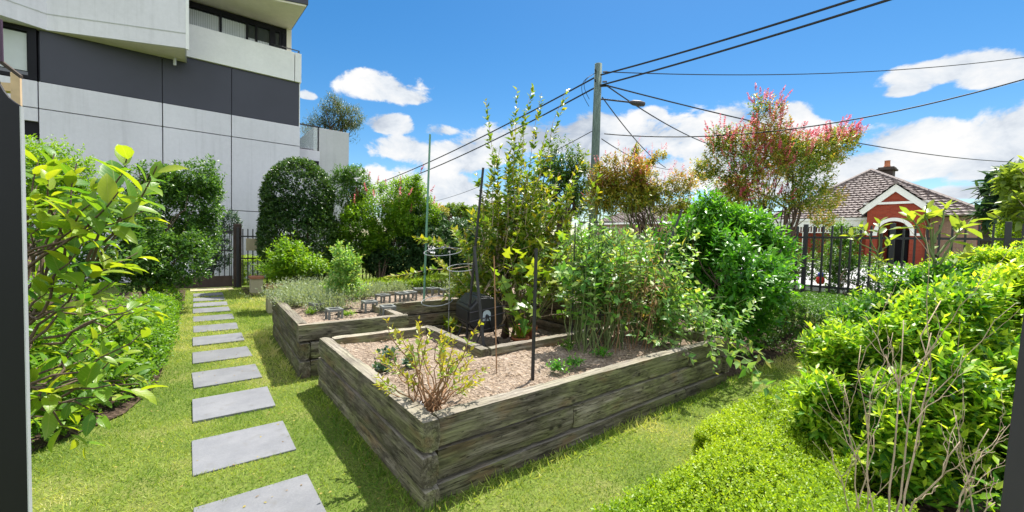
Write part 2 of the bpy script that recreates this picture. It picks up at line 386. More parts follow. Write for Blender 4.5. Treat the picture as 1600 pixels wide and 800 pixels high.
def blobpoints(blobs, n, r, shell=.55, lumps=.16, lf=3.0, gap=-9., seed=1, gf=5., core=.5, zmin=.05):
    C = np.array([b[:3] for b in blobs], float); Rr = np.array([b[3:6] if len(b) >= 6 else (b[3],)*3 for b in blobs], float)
    w = (Rr.prod(1))**(2/3); w /= w.sum()
    outp, outn = [], []; got = 0
    for _ in range(12):
        q = n*2; bi = r.choice(len(blobs), q, p=w); d = rdir(q, r)
        rad = shell+(1-shell)*r.random(q)**.6
        rad = rad*(1+lumps*lump(d*1.0+C[bi]*1.7, lf, seed))
        p = C[bi]+d*Rr[bi]*rad[:, None]
        ok = p[:, 2] > zmin
        for c, rr in zip(C, Rr):
            e = np.linalg.norm((p-c)/rr, axis=1); ok &= e > core
        if gap > -5: ok &= lump(p, gf, seed+5) > gap
        outp.append(p[ok]); outn.append(nrmz(d/Rr[bi])[ok]); got += ok.sum()
        if got >= n: break
    return np.concatenate(outp)[:n], np.concatenate(outn)[:n]

def wiggle(a, b, n, amp, r, sag=0):
    a = np.array(a, float); b = np.array(b, float); t = np.linspace(0, 1, n)[:, None]
    p = a+(b-a)*t; o = r.normal(size=(n, 3))*amp; o[0] = 0; o[-1] = 0; p = p+o; p[:, 2] += sag*4*(t*(1-t))[:, 0]
    return p
def plant(name, label, cat, base, blobs, n, leaf, mat, sl=.25, k=7, shell=.55, seed=0, gap=-9., gf=5., lumps=.16, lf=3., up=.55, outw=.6, upw=.5,
          div=62, droop=.12, tint=(.45, .3), young=.3, tmpl=T2, bark='bark', trunk=.03, limbs=10, group=None, core=.45, stems=1, part='foliage', extra=None, zmin=.05, toptint=0):
    r = np.random.default_rng(seed+100)
    root = empty(name, base, label, cat, group)
    P, N = blobpoints(blobs, n, r, shell, lumps, lf, gap, seed, gf, core, zmin)
    D = nrmz(N*outw+np.array([0, 0, upw])+r.normal(size=P.shape)*.35)
    lens = sl*(.6+.8*r.random(len(P)))
    tsh = toptint*lump(P, 2.2, seed+9)*.5 if toptint else None
    a = shootleaves(P-D*(lens*.6)[:, None], D, lens, k, leaf[0], leaf[1], r, div, droop, tint, young, up=up, tsh=tsh)
    leafmesh(part, *a, L[mat], root, tmpl)
    mb = MB(); base = np.array(base, float)
    for s in range(stems):
        b0 = base+np.array([r.normal()*trunk*3*(stems > 1), r.normal()*trunk*3*(stems > 1), -.03])
        for i in range(max(1, limbs//stems)):
            tg = P[r.integers(len(P))]; bl = blobs[r.integers(len(blobs))]; mid = b0*.5+np.array(bl[:3])*.5; mid[:2] = b0[:2]*.7+np.array(bl[:2])*.3
            pts = np.concatenate([wiggle(b0, mid, 4, trunk*.5, r), wiggle(mid, tg, 5, trunk*1.0, r)[1:]])
            mb.tube(pts, np.linspace(trunk/(1 if i == 0 else 1.7), max(.002, trunk*.12), len(pts)), 5, False)
    mb.build('trunk' if stems == 1 and trunk > .035 else 'stem', M[bark], root, True)
    if extra: extra(root, P, D, lens, r)
    return root

def hedgepts(boxes, n, r, rough=.05):
    """points on the top and sides of clipped hedge boxes (x0,y0,x1,y1,h)"""
    P, N = [], []
    ar = []
    for (x0, y0, x1, y1, h) in boxes: ar.append((x1-x0)*(y1-y0)+2*h*((x1-x0)+(y1-y0)))
    ar = np.array(ar)/sum(ar)
    for (x0, y0, x1, y1, h), f in zip(boxes, ar):
        q = int(n*f); s = np.array([(x1-x0)*(y1-y0), h*(x1-x0), h*(x1-x0), h*(y1-y0), h*(y1-y0)]); c = r.choice(5, q, p=s/s.sum())
        u = r.random(q); v = r.random(q); p = np.zeros((q, 3)); nn = np.zeros((q, 3))
        for i, (fx, nv) in enumerate([(None, (0, 0, 1)), ('y0', (0, -1, .3)), ('y1', (0, 1, .3)), ('x0', (-1, 0, .3)), ('x1', (1, 0, .3))]):
            mk = c == i; e = .04
            px = x0+u*(x1-x0); py = y0+u*(y1-y0)
            if i == 0: p[mk] = np.stack([px, y0+v*(y1-y0), np.full(q, h)], 1)[mk]
            elif i == 1: p[mk] = np.stack([px, np.full(q, y0), v*h], 1)[mk]
            elif i == 2: p[mk] = np.stack([px, np.full(q, y1), v*h], 1)[mk]
            elif i == 3: p[mk] = np.stack([np.full(q, x0), py, v*h], 1)[mk]
            else: p[mk] = np.stack([np.full(q, x1), py, v*h], 1)[mk]
            nn[mk] = nv
        # round the upper edges
        cx, cy = (x0+x1)/2, (y0+y1)/2
        ex = np.maximum(0, np.abs(p[:, 0]-cx)-((x1-x0)/2-.12)); ey = np.maximum(0, np.abs(p[:, 1]-cy)-((y1-y0)/2-.12))
        p[:, 2] = np.where(p[:, 2] > h-.02, h-(ex**2+ey**2)*3.5, p[:, 2])
        p -= nn*(r.random(q)**1.5*.1)[:, None]
        P.append(p); N.append(nn)
    P = np.concatenate(P); N = np.concatenate(N)
    P = P+nrmz(N)*(lump(P, 6, 3)*rough)[:, None]
    return P, N
def hedge(name, label, boxes, n, leaf, mat, sl=.09, k=6, seed=0, rough=.04, tint=(.5, .3), young=.4, bark='bark', group=None, cat='hedge', upw=.5, tmpl=T2):
    r = np.random.default_rng(seed+300); b = boxes[0]
    root = empty(name, ((b[0]+b[2])/2, (b[1]+b[3])/2, 0), label, cat, group)
    P, N = hedgepts(boxes, n, r, rough); P[:, 2] = np.maximum(P[:, 2], .02)
    D = nrmz(nrmz(N)*.6+np.array([0, 0, upw])+r.normal(size=P.shape)*.4); ls = sl*(.55+.7*r.random(len(P))+.9*(r.random(len(P)) > .93))
    a = shootleaves(P-D*(ls*.7)[:, None], D, ls, k, leaf[0], leaf[1], r, 60, .05, tint, young, tsh=.18*lump(P, 3, seed+2))
    leafmesh('foliage', *a, L[mat], root, tmpl)
    mb = MB()
    for (x0, y0, x1, y1, h) in boxes:
        for i in range(int(max(6, (x1-x0)*(y1-y0)*14))):
            x, y = x0+.1+(x1-x0-.2)*r.random(), y0+.1+(y1-y0-.2)*r.random()
            mb.tube(wiggle((x, y, -.02), (x+r.normal()*.06, y+r.normal()*.06, h*.8), 4, .012, r), [.007, .006, .004, .002], 4, False)
    mb.build('stem', M[bark], root, True)
    return root
# ------------------------------------------------------------------ the setting
def terrain_z(x, y):
    t = np.clip((x-13)/17, 0, 1); return .62*t*t*(3-2*t)
def sheet(name, xs, ys, mat, dz=0.0, kind='structure', bump=0):
    X, Y = np.meshgrid(xs, ys, indexing='ij'); Z = terrain_z(X, Y)+dz
    if bump: Z = Z+bump*lump(np.stack([X.ravel(), Y.ravel(), 0*X.ravel()], 1), 1.6, 4).reshape(X.shape)
    ny = len(ys)
    v = np.stack([X, Y, Z], -1).reshape(-1, 3)
    f = [(i*ny+j, (i+1)*ny+j, (i+1)*ny+j+1, i*ny+j+1) for i in range(len(xs)-1) for j in range(ny-1)]
    o = MB().add(v, f).build(name, mat, smooth=True); o['kind'] = kind; return o
sheet('lawn', [-900, -200, -60, -20, -8, -4]+list(np.linspace(-2, 12, 57))+list(np.linspace(13, 30, 18))+[34, 40, 60, 150, 400, 900],
      [-900, -200, -60, -20, -8, -4]+list(np.linspace(-2, 15, 60))+[18, 22, 30, 60, 150, 400, 900], M['lawn'], 0, bump=.004)
def patch(name, poly, mat, z):
    o = MB().add([(x, y, z) for x, y in poly], [tuple(range(len(poly)))]).build(name, mat); o['kind'] = 'structure'; return o
patch('garden_soil', [(-4, 4.35), (-.9, 4.3), (-.45, 4.8), (-.28, 5.5), (-.2, 7.4), (-.1, 12), (-.1, 14.2), (-4, 14.2)][::1], M['soil'], .012)
patch('garden_soil', [(5.15, 2.2), (6.2, 2.12), (7.1, 2.0), (9.9, 1.75), (9.9, 5.6), (6.6, 5.6), (6.6, 4.1), (5.4, 3.6)], M['soil'], .012)
patch('garden_soil', [(2.6, .75), (5.4, .95), (9.9, .95), (9.9, -4), (1.2, -4), (1.8, 0)], M['soil'], .012)
patch('garden_soil', [(1.15, 12.3), (9.9, 11.5), (9.9, 14.25), (1.15, 14.25)], M['soil'], .012)
patch('garden_soil', [(1.3, 7.5), (4.4, 7.5), (4.4, 10.3), (1.35, 10.2)], M['soil'], .012)
patch('garden_soil', [(2.3, 3.38), (4.97, 3.38), (4.97, 5.9), (2.2, 5.9), (2.2, 4.62), (2.3, 4.6)], M['mulch'], .012)
def rectpatch(name, x0, y0, x1, y1, mat, dz, nx=8):
    return sheet(name, np.linspace(x0, x1, nx), np.linspace(y0, y1, 6), mat, dz)
rectpatch('road', 17.5, -80, 27.8, 120, M['asphalt'], .02, 12)
rectpatch('driveway', 28, 3.4, 34.5, 6.2, M['kerb'], .03)
for nm, x in (('kerb', 17.2), ('kerb', 27.8)):
    z = float(terrain_z(np.array(x), 0)); o = MB().box((x, -80, z-.1), (x+.3, 120, z+.14)).build(nm, M['kerb'], bevel=.02); o['kind'] = 'structure'

# stepping stones
ORD = ["nearest the camera, cut off by the photo bottom", 'second from the camera', 'third from the camera', 'fourth from the camera', 'fifth from the camera', 'sixth from the camera',
       'seventh from the camera', 'eighth from the camera', 'ninth from the camera', 'third from the gate', 'second from the gate end', 'last before the black metal gate']
for k in range(12):
    y0 = 2.34+.958*k if k < 9 else 2.34+.958*9+(k-9)*.83
    if k >= 8: y0 = 2.34+.958*8+(k-8)*.86
    x0 = .004+.0055*max(0, y0-3); r = np.random.default_rng(k); j = r.normal(size=8)*.004
    v = [(x0+j[0], y0+j[1]), (x0+.605+j[2], y0+j[3]), (x0+.605+j[4], y0+.57+j[5]), (x0+j[6], y0+.57+j[7])]
    o = MB().prism([(x, y, -.04) for x, y in v], (0, 0, .054+.004*(k % 3))).build('stepping_stone', M['paver'], bevel=.004)
    tag(o, 'square blue grey stepping stone, '+ORD[k], 'paver', 'stepping stones leading to the gate')

# ------------------------------------------------------------------ raised beds
def sleeper(parent, x0, y0, x1, y1, z0, z1, seed, mat='sleeper', skew=0):
    """one rough sawn sleeper, its grain along its own local x"""
    along = abs(x1-x0) >= abs(y1-y0); Ln = (x1-x0) if along else (y1-y0); W = (y1-y0) if along else (x1-x0); H = z1-z0
    n = max(6, int(Ln/.05)); prof = []
    e = .007
    for a, b in [(-1, -1), (0, -1), (1, -1), (1, -.33), (1, .33), (1, 1), (0, 1), (-1, 1), (-1, .33), (-1, -.33)]: prof.append((a*W/2, b*H/2, a != 0 and abs(b) == 1))
    vs, k = [], len(prof); rr = np.random.default_rng(seed)
    off = rr.random(3)*50
    for i in range(n+1):
        x = -Ln/2+Ln*i/n; endf = 1.0 if i in (0, n) else 0
        for a, b, corner in prof:
            q = Vector((x*2.6+off[0], a*14+off[1], b*9+off[2])); q2 = Vector((x*11+off[0], a*20, b*20+off[2]))
            d1 = mnoise.noise(q)*.006+mnoise.noise(q2)*.003
            inn = (.0045+abs(mnoise.noise(q2*1.7))*.01+endf*.003) if corner else 0
            sa = (1 if a > 0 else -1 if a < 0 else 0); sb = (1 if b > 0 else -1 if b < 0 else 0)
            vs.append((x+mnoise.noise(q*1.3)*.004*(1 if endf else 1)-endf*math.copysign(inn*.6, x), a+sa*(d1-inn), b+(sb*(d1-inn) if abs(b) > .4*H else 0)))
    fs = [(i*k+j, (i+1)*k+j, (i+1)*k+(j+1) % k, i*k+(j+1) % k) for i in range(n) for j in range(k)]
    fs += [tuple(range(k)), tuple(range(n*k, n*k+k))[::-1]]
    me = bpy.data.meshes.new('sleeper'); me.from_pydata(vs, [], [f[::-1] for f in fs]); me.update()
    o = bpy.data.objects.new('sleeper', me); COL.objects.link(o); me.materials.append(M[mat])
    o.parent = parent; o.matrix_parent_inverse = worldmat(parent).inverted()
    o.location = ((x0+x1)/2+rr.normal()*.004*(not along), (y0+y1)/2+rr.normal()*.004*along, (z0+z1)/2)
    o.rotation_euler = (0, 0, (0 if along else math.pi/2)+rr.normal()*.0015)
    if skew: o.rotation_euler.z -= skew; o.location.x += skew*Ln/2
    return o
LAY = [(.325, .52), (.12, .312), (-.09, .106)]
def soilsheet(parent, x0, y0, x1, y1, z, seed, mat='mulch'):
    nx, ny = int((x1-x0)/.05)+2, int((y1-y0)/.05)+2
    X, Y = np.meshgrid(np.linspace(x0, x1, nx), np.linspace(y0, y1, ny), indexing='ij')
    q = np.stack([X.ravel(), Y.ravel(), 0*X.ravel()], 1)
    Z = (z+.018*lump(q, 5, seed)+.008*lump(q, 30, seed+1)+np.random.default_rng(seed).normal(size=len(q))*.004).reshape(X.shape)
    f = [(i*ny+j, (i+1)*ny+j, (i+1)*ny+j+1, i*ny+j+1) for i in range(nx-1) for j in range(ny-1)]
    return MB().add(np.stack([X, Y, Z], -1).reshape(-1, 3), f).box((x0+.012, y0+.012, -.1), (x1-.012, y1-.012, z-.04)).build('soil', M[mat], parent)
bed = empty('raised_garden_bed', (1.05, 2.15, 0), 'large weathered timber sleeper garden bed in front, with mulch and bare twiggy bush', 'garden bed', 'timber sleeper garden beds')
T = .115
x0, y0, x1, y1 = 1.055, 2.15, 4.97, 4.6
for i, (za, zb) in enumerate(LAY):
    dx = (.012, 0, .008)[i]; sd = 10*i
    sleeper(bed, x0+dx, y0-(.0, .012, .02)[i], x0+T+dx, y1+(0, .02, .05)[i], za, zb, sd+1)
    js = ([4.1], [2.37], [4.05])[i]
    xs = [x0+T+.008]+js+[x1-.1]
    for q in range(len(xs)-1): sleeper(bed, xs[q]+.002, y0+.01+(.0, .008, -.006)[i], xs[q+1]-.002, y0+.01+T, za+(0, -.004)[q % 2], zb, sd+2+q)
    sleeper(bed, x1-.098, y0+(.01, -.012, .015)[i], x1+.02, 3.42, za, zb, sd+5)
    sleeper(bed, x0+T+.012, y1-T-.01, 2.24, y1-.01, za, zb, sd+6)
    sleeper(bed, 2.25, 3.31, 2.36, y1-.004, za, zb-.004*(i == 0), sd+7)
    sleeper(bed, 2.366, 3.3, x1-.1, 3.41, za, zb-.006*(i == 0), sd+8)
soilsheet(bed, x0+T-.03, y0+T-.02, x1-.08, 3.32, .425, 3)
soilsheet(bed, x0+T-.03, 3.32, 2.27, y1-T+.02, .425, 4)
bed2 = empty('raised_garden_bed', (.94, 4.95, 0), 'timber sleeper garden bed behind, with lavender and small square plant guards', 'garden bed', 'timber sleeper garden beds')
x0, y0, x1, y1 = .935, 4.95, 2.22, 7.35
XE, YI = 4.95, 5.88
LAY2 = [(.406, .6), (.2, .392), (-.03, .186)]
for i, (za, zb) in enumerate(LAY2):
    sd = 100+10*i; o_ = (0, .015, .03)[i]; thr = i == 0
    sleeper(bed2, x0+o_*.4, y0+(T+.006 if thr else -o_*.3), x0+T+o_*.4, y1, za, zb, sd, skew=.03)
    sleeper(bed2, x0 if thr else x0+T+.012, y0+.012*(i == 1), x1, y0+T+.012*(i == 1), za, zb, sd+1)
    sleeper(bed2, x1-T, y0+T+.012, x1-.004, YI, za, zb-.003, sd+2)
    sleeper(bed2, x1-T+.006, YI+.006, XE, YI+T, za, zb, sd+3)
    sleeper(bed2, XE+.004, 4.05, XE+T, YI+T, za, zb-.004, sd+4)
    sleeper(bed2, XE+T+.01, 4.05, 6.1, 4.05+T, za, zb, sd+5)
    sleeper(bed2, 6.0, 4.05+T+.01, 6.0+T, y1, za, zb, sd+6)
    sleeper(bed2, x0+T+.09, y1-T, 5.99, y1, za, zb-.002, sd+7)
Z2 = .505
soilsheet(bed2, x0+T-.03, y0+T-.03, x1-T+.03, YI+.02, Z2, 5); soilsheet(bed2, x0+T+.02, YI+.02, x1-T+.03, y1-T+.03, Z2, 6)
soilsheet(bed2, x1-T+.03, YI+T-.03, 6.03, y1-T+.03, Z2, 7); soilsheet(bed2, XE+T-.03, 4.05+T-.03, 6.03, YI+T-.03, Z2, 8)

# timber end post of the front bed
# ------------------------------------------------------------------ apartment block
bl = empty('apartment_building', (0, 17, 0), 'pale grey concrete apartment block with dark cladding band, behind the garden gate', 'building')
def bpart(name, a, b, mat, parent=None, bevel=0): return MB().box(a, b).build(name, M[mat], parent or bl, bevel=bevel)
YF = 17.0; XR = 3.22
# wall of precast panels with 25 mm joints
mb = MB(); xsj = [-9, -3.25, -.66, 1.12, XR]; zsj = [-.2, 2.36, 4.86, 5.6]
for i in range(4):
    for j in range(3):
        a, b = xsj[i]+.012, xsj[i+1]-.012*(i < 3); c, d = zsj[j]+.012, zsj[j+1]-.012
        if i == 0 and j == 1: mb.box((a, YF, c), (-4.05, YF+.3, d)); mb.box((-4.05, YF, c), (b, YF+.3, 4.0)); mb.box((-4.05, YF, 4.5), (b, YF+.3, d)); continue
        mb.box((a, YF, c), (b, YF+.3, d))
mb.build('wall_panel', M['concrete'], bl, bevel=.006)
bpart('core', (-9, YF+.2, -.2), (XR-.02, YF+9, 7.29), 'cladding'); bpart('core', (-9, YF+.8, 7.3), (XR-.2, YF+9, 12), 'cladding')
w = bpart('window', (-4.05, YF+.1, 4.0), (-3.27, YF+.14, 4.5), 'gate')
mb = MB()
for a, b in ((-3.22, -.66), (-.66, 1.13), (1.13, XR-.03)): mb.box((a+.008, YF+.03, 5.61), (b-.008, YF+.25, 7.17))
mb.build('cladding_band', M['cladding'], bl, bevel=.004)
bpart('band_return', (XR-.028, YF+.02, 5.61), (XR, YF+1.5, 7.17), 'render')
wf = MB(); wx0, wx1, wz0, wz1 = -4.6, -3.27, 5.62, 7.1
for a, b in (((wx0, YF+.02, wz0), (wx0+.1, YF+.2, wz1)), ((wx1-.16, YF+.02, wz0), (wx1, YF+.2, wz1)), ((wx0+.1, YF+.02, wz0), (wx1-.16, YF+.2, wz0+.09)), ((wx0+.1, YF+.02, wz1-.22), (wx1-.16, YF+.2, wz1))): wf.box(a, b)
wn = bpart('window', (wx0+.1, YF+.14, wz0+.09), (wx1-.16, YF+.17, wz1-.22), 'glass')
wf.build('frame', M['gate'], wn)
MB().box((wx0+.12, YF+.1, wz0+.22), (wx1-.19, YF+.115, wz1-.26)).build('blind', M['blind'], wn)
# balcony parapet
mb = MB(); mb.box((-1, YF-.05, 7.18), (3.02, YF+.15, 8.22)); mb.box((3.04, YF-.05, 7.18), (XR+.03, YF+.15, 8.22)); mb.box((XR-.12, YF+.15, 7.18), (XR+.03, YF+3, 8.22))
mb.build('parapet', M['render'], bl, bevel=.008)
bpart('balcony_floor', (-1, YF+.15, 7.18), (XR-.12, YF+1.2, 7.3), 'render')
mb = MB(); mb.tube([(2.3, YF+.05, 8.34), (XR-.03, YF+.05, 8.34), (XR-.03, YF+2, 8.34)], .02, 6)
for x in (2.4, XR-.03): mb.tube([(x, YF+.05, 8.2), (x, YF+.05, 8.34)], .015, 6)
mb.build('handrail', M['black'], bl)
# upper window strip
YW = YF+.55
up = bpart('window', (-.6, YW+.08, 8.0), (2.8, YW+.1, 9.1), 'glass')
mb = MB(); mb.box((-.6, YW, 9.02), (2.85, YW+.12, 9.2)); mb.box((-.6, YW, 7.95), (2.85, YW+.12, 8.04))
for x in (-.3, .85, 1.62, 1.9, 2.4, 2.66): mb.box((x-.035, YW+.001, 8.04), (x+.035, YW+.12, 9.02))
mb.box((2.32, YW+.002, 8.04), (2.5, YW+.12, 9.02)); mb.box((2.72, YW+.002, 8.04), (2.85, YW+.12, 9.02))
mb.build('frame', M['gate'], up)
mb = MB()
for i in range(60): x = -.2+i*.05; mb.box((x, YW+.045+(i % 2)*.012, 8.1), (x+.044, YW+.05+(i % 2)*.012, 8.97 if x < 1.6 else 8.55)) if x < 2.3 else None
mb.build('curtain', M['blind'], up)
bpart('pier', (2.86, YW-.02, 8.2), (3.02, YW+2, 9.3), 'cream')
sl = [(3.0, YF+3), (3.0, YF+.6), (3.1, 15.45), (-.5, 16.6), (-.5, YF+3)]
MB().prism([(x, y, 9.24) for x, y in sl], (0, 0, .06)).build('soffit', M['cream'], bl)
MB().prism([(x+(.05 if x > 0 else 0), y-(.05 if y < YF else 0), 9.305) for x, y in sl], (0, 0, .36)).build('roof_slab', M['cladding'], bl)
mb = MB()
for t in np.linspace(0, 1, 30): p = np.array([3.08, 15.55])*(1-t)+np.array([-.5, 16.7])*t; mb.tube([(p[0], p[1], 9.66), (p[0], p[1], 10.6)], .012, 5)
for t in np.linspace(0, 1, 14): p = np.array([3.08, 15.55])*(1-t)+np.array([3.05, YF+2])*t; mb.tube([(p[0], p[1], 9.66), (p[0], p[1], 10.6)], .012, 5)
mb.tube([(-.5, 16.7, 10.6), (3.08, 15.55, 10.6), (3.05, YF+2, 10.6)], .025, 6); mb.build('balustrade', M['black'], bl)
# faceted projecting volume, upper left
zb = 7.0
fr = [(-9, 13.9), (-4.2, 16.35), (-3.05, 16.93), (-.06, 15.72), (-.06, YF+.4), (-9, YF+.4)]
MB().prism([(x, y, zb) for x, y in fr], (0, 0, 5)).build('projecting_volume', M['concrete'], bl)
sx_ = [(-3.0, YF-.02), (-.1, 15.8), (-.1, YF-.02)]
MB().prism([(x, y, zb-.012) for x, y in sx_], (0, 0, .008)).build('soffit', M['cream'], bl)
mb = MB()
for (a, b) in ((fr[0], fr[1]), (fr[1], fr[2]), (fr[2], fr[3])):
    n_ = np.array([(b[1]-a[1]), -(b[0]-a[0])]); n_ = n_/np.linalg.norm(n_)*.012
    mb.prism([(a[0], a[1], zb+.42), (b[0], b[1], zb+.42), (b[0]+n_[0], b[1]+n_[1], zb+.42), (a[0]+n_[0], a[1]+n_[1], zb+.42)], (0, 0, .025))
mb.build('drip_joint', M['concrete_dark'], bl)
bpart('corner_trim', (-.075, 15.69, zb-.03), (.0, 15.76, 12), 'render')
bpart('slot_window', (-1.6, 16.1, 8.45), (-1.0, 16.8, 9.2), 'gate')
MB().tube([(-.35, 16.75, 6.75), (-.35, 16.75, 6.99)], .04, 8).build('vent_pipe', M['alu'], bl)
# lower terrace wing
tw = empty('terrace_wing', (4.4, 19, 0), 'low grey concrete terrace wing at the right end of the apartment block', 'building')
MB().box((4.12, 19, -.2), (5.57, 24, 6.15)).build('wall', M['concrete_dark'], tw, bevel=.01)
MB().box((3.2, 17.9, -.2), (4.11, 24, 4.95)).build('wall', M['concrete'], tw, bevel=.01)
MB().box((3.62, 17.86, 3.9), (4.08, 17.892, 4.55)).build('window', M['gate'], tw)
g = MB(); 
for x in (3.3, 4.05): g.box((x, 17.95, 4.95), (x+.05, 18.0, 5.95))
g.box((3.3, 17.95, 5.9), (4.1, 18.0, 5.95)); g.build('balustrade', M['black'], tw)
MB().box((3.36, 17.97, 5.02), (4.04, 17.98, 5.88)).build('glass_panel', M['clear'], tw)

# ------------------------------------------------------------------ brick house over the road
hz = .68
hs = empty('brick_house', (36, 6, hz), 'red brick house with terracotta tiled hip roof and white arched porch gable', 'house')
def slope(mb, a, b, c, d, rows, th=.05, lip=.085):
    """tile courses between eave a-b and top d-c, each course a lapped strip"""
    a, b, c, d = [np.array(p, float) for p in (a, b, c, d)]; nrm = np.cross(b-a, d-a); nrm /= np.linalg.norm(nrm); nrm *= np.sign(nrm[2])
    for i in range(rows):
        t0, t1 = i/rows, (i+1)/rows; l0, r0, l1, r1 = a+(d-a)*t0, b+(c-b)*t0, a+(d-a)*t1, b+(c-b)*t1
        mb.add([l0+nrm*lip, r0+nrm*lip, r1, l1, l0-nrm*.02, r0-nrm*.02], [(0, 1, 2, 3), (0, 4, 5, 1)])
        w = np.linalg.norm(r0-l0); n = int(w/.34)
        for q in range(n):     # rounded tile rolls
            s0 = (q+.5*(i % 2))/max(n, 1); 
            if s0 > .97: continue
            p0 = l0+(r0-l0)*s0; p1 = l1+(r1-l1)*s0; e = (r0-l0)/w*.07
            mb.add([p0-e+nrm*lip, p0+nrm*(lip+.055), p0+e+nrm*lip, p1-e*.8, p1+nrm*.045, p1+e*.8], [(0, 1, 4, 3), (1, 2, 5, 4), (0, 2, 1)])
ez = 3.75; ap = (41.0, 7.95, 7.58)
c00, c01, c11, c10 = (36, 1.6, ez), (36, 13.1, ez), (46, 13.1, ez), (46, 1.6, ez)
mb = MB(); slope(mb, c00, c01, ap, ap, 20); slope(mb, c01, c11, ap, ap, 18); slope(mb, c10, c00, ap, ap, 18); slope(mb, c11, c10, ap, ap, 4)
rf = mb.build('roof', M['roof'], hs)
mb = MB()
for c in (c00, c01):
    pts = [np.array(c)+(np.array(ap)-np.array(c))*t+np.array([0, 0, .06]) for t in np.linspace(0, 1, 22)]
    for i in range(21): mb.tube([pts[i], pts[i+1]+np.array([0, 0, .03])], [.15, .12], 6)
mb.build('ridge_cap', M['roof'], rf)
ch = MB(); cx, cy = 42.6, 7.3; ch.box((cx-.45, cy-.4, 6.3), (cx+.45, cy+.4, 7.7)); ch.box((cx-.6, cy-.55, 7.7), (cx+.6, cy+.55, 7.84)); ch.box((cx-.52, cy-.47, 7.84), (cx+.52, cy+.47, 7.96))
chm = ch.build('chimney', M['darkwood'], rf, bevel=.02)
MB().lathe((cx-.1, cy, 7.96), [(.2, 0), (.22, .1), (.18, .12), (.17, .5), (.2, .52), (.0, .53)], 12).build('chimney_pot', M['terracotta'], chm, True)
MB().box((36.6, 2.1, hz-.6), (45.5, 12.6, ez-.05)).build('wall', M['redbrick'], hs)
MB().box((36.52, 2.1, hz-.6), (36.597, 4.1, ez-.05)).build('side_wall', M['brownbrick'], hs)
mb = MB(); mb.box((35.94, 7.0, ez-.2), (35.97, 13.0, ez-.02)); mb.build('gutter', M['white'], hs)
mb = MB(); mb.box((36.0, 7.05, ez-.62), (36.1, 13.0, ez-.2)); mb.build('verandah_beam', M['white'], hs)
mb = MB()
for y in np.arange(7.2, 13, .16): mb.box((36.02, y, ez-1.0), (36.06, y+.06, ez-.62))
mb.box((36.0, 7.05, ez-1.06), (36.08, 13, ez-1.0))
mb.build('verandah_frieze', M['white'], hs)
for y in (8.6, 10.6, 12.7): MB().box((36.0, y, hz), (36.12, y+.12, ez-1.06)).build('post', M['white'], hs)
MB().box((35.9, 2.1, hz-.5), (36.6, 12.8, hz+.05)).build('verandah_floor', M['kerb'], hs)
# gable porch: brick wall with a real arch
gy0, gy1, gx = 4.2, 6.85, 35.0; gc = (gy0+gy1)/2; ar, ai, sp = .98, .76, 2.65
def arcp(r, n=14): return [(gc+r*math.cos(a), sp+r*math.sin(a)*1.0) for a in np.linspace(0, math.pi, n)]
mb = MB(); D_ = np.array([.35, 0, 0])
ga, zt = 5.45, 4.55
left = [(gy0, hz-.5), (gy0, zt)]; 
poly = [(gy0, hz-.5), (gc-ai, hz-.5)]+[(y, z) for y, z in arcp(ai)][::-1]+[(gc+ai, hz-.5), (gy1, hz-.5), (gy1, zt), (gc, ga), (gy0, zt)]
from mathutils.geometry import tessellate_polygon
tri = tessellate_polygon([[Vector((0, y, z)) for y, z in poly]]); n = len(poly)
mb.add([(gx, y, z) for y, z in poly]+[(gx+.3, y, z) for y, z in poly], [t for t in tri]+[tuple(i+n for i in t[::-1]) for t in tri]+[(i, (i+1) % n, (i+1) % n+n, i+n) for i in range(n)])
mb.build('porch_wall', M['redbrick'], hs)
MB().box((gx+.3, gy0, hz-.5), (36.6, gy0+.25, zt)).build('porch_wall', M['redbrick'], hs); MB().box((gx+.3, gy1-.25, hz-.5), (36.6, gy1, zt)).build('porch_wall', M['redbrick'], hs)
mb = MB(); o_, i_ = arcp(ar, 18), arcp(ai+.01, 18)
mb.add([(gx-.05, y, z) for y, z in o_]+[(gx-.05, y, z) for y, z in i_]+[(gx-.004, y, z) for y, z in o_]+[(gx-.004, y, z) for y, z in i_],
       [(i, i+1, 19+i, 18+i) for i in range(17)]+[(i, 36+i, 37+i, i+1) for i in range(17)]+[(18+i, 19+i, 55+i, 54+i) for i in range(17)])
mb.box((gx-.05, gc-1.25, sp-.16), (gx-.003, gc-ai-.012, sp-.005)); mb.box((gx-.05, gc+ai+.012, sp-.16), (gx-.003, gc+1.25, sp-.005))
mb.build('arch_trim', M['white'], hs)
MB().box((36.5, gc-.5, hz), (36.595, gc+.5, 2.9)).build('door', M['gate'], hs)
mb = MB()
for s, e in ((gy0-.42, 1), (gy1+.42, -1)):
    b0 = np.array([gx-.12, s, zt-.42]); b1 = np.array([gx-.12, gc, ga+.28]); dn = np.array([0, 0, -.46])
    mb.prism([b0, b1, b1+dn, b0+dn*.55+np.array([0, e*.2, -.02])], (.09, 0, 0))
mb.box((gx-.1, gy0-.2, zt-.06), (gx-.03, gy1+.2, zt+.08))
mb.build('bargeboard', M['white'], hs)
mb = MB(); z0 = zt-.42
slope(mb, (40, gy0-.5, z0-.02), (gx-.2, gy0-.5, z0-.02), (gx-.2, gc, ga+.34), (40, gc, ga+.34), 6); slope(mb, (gx-.2, gy1+.5, z0-.02), (40, gy1+.5, z0-.02), (40, gc, ga+.34), (gx-.2, gc, ga+.34), 6)
mb.tube([(gx-.22, gc, ga+.38), (39.5, gc, ga+.38)], .12, 6)
mb.build('porch_roof', M['roof'], hs)
mb = MB(); mb.box((33.8, 3.9, hz-.5), (35.0, 6.9, hz+.02)); mb.box((33.4, 3.9, hz-.5), (33.8, 6.9, hz-.12)); mb.build('porch_step', M['sandstone'], hs)
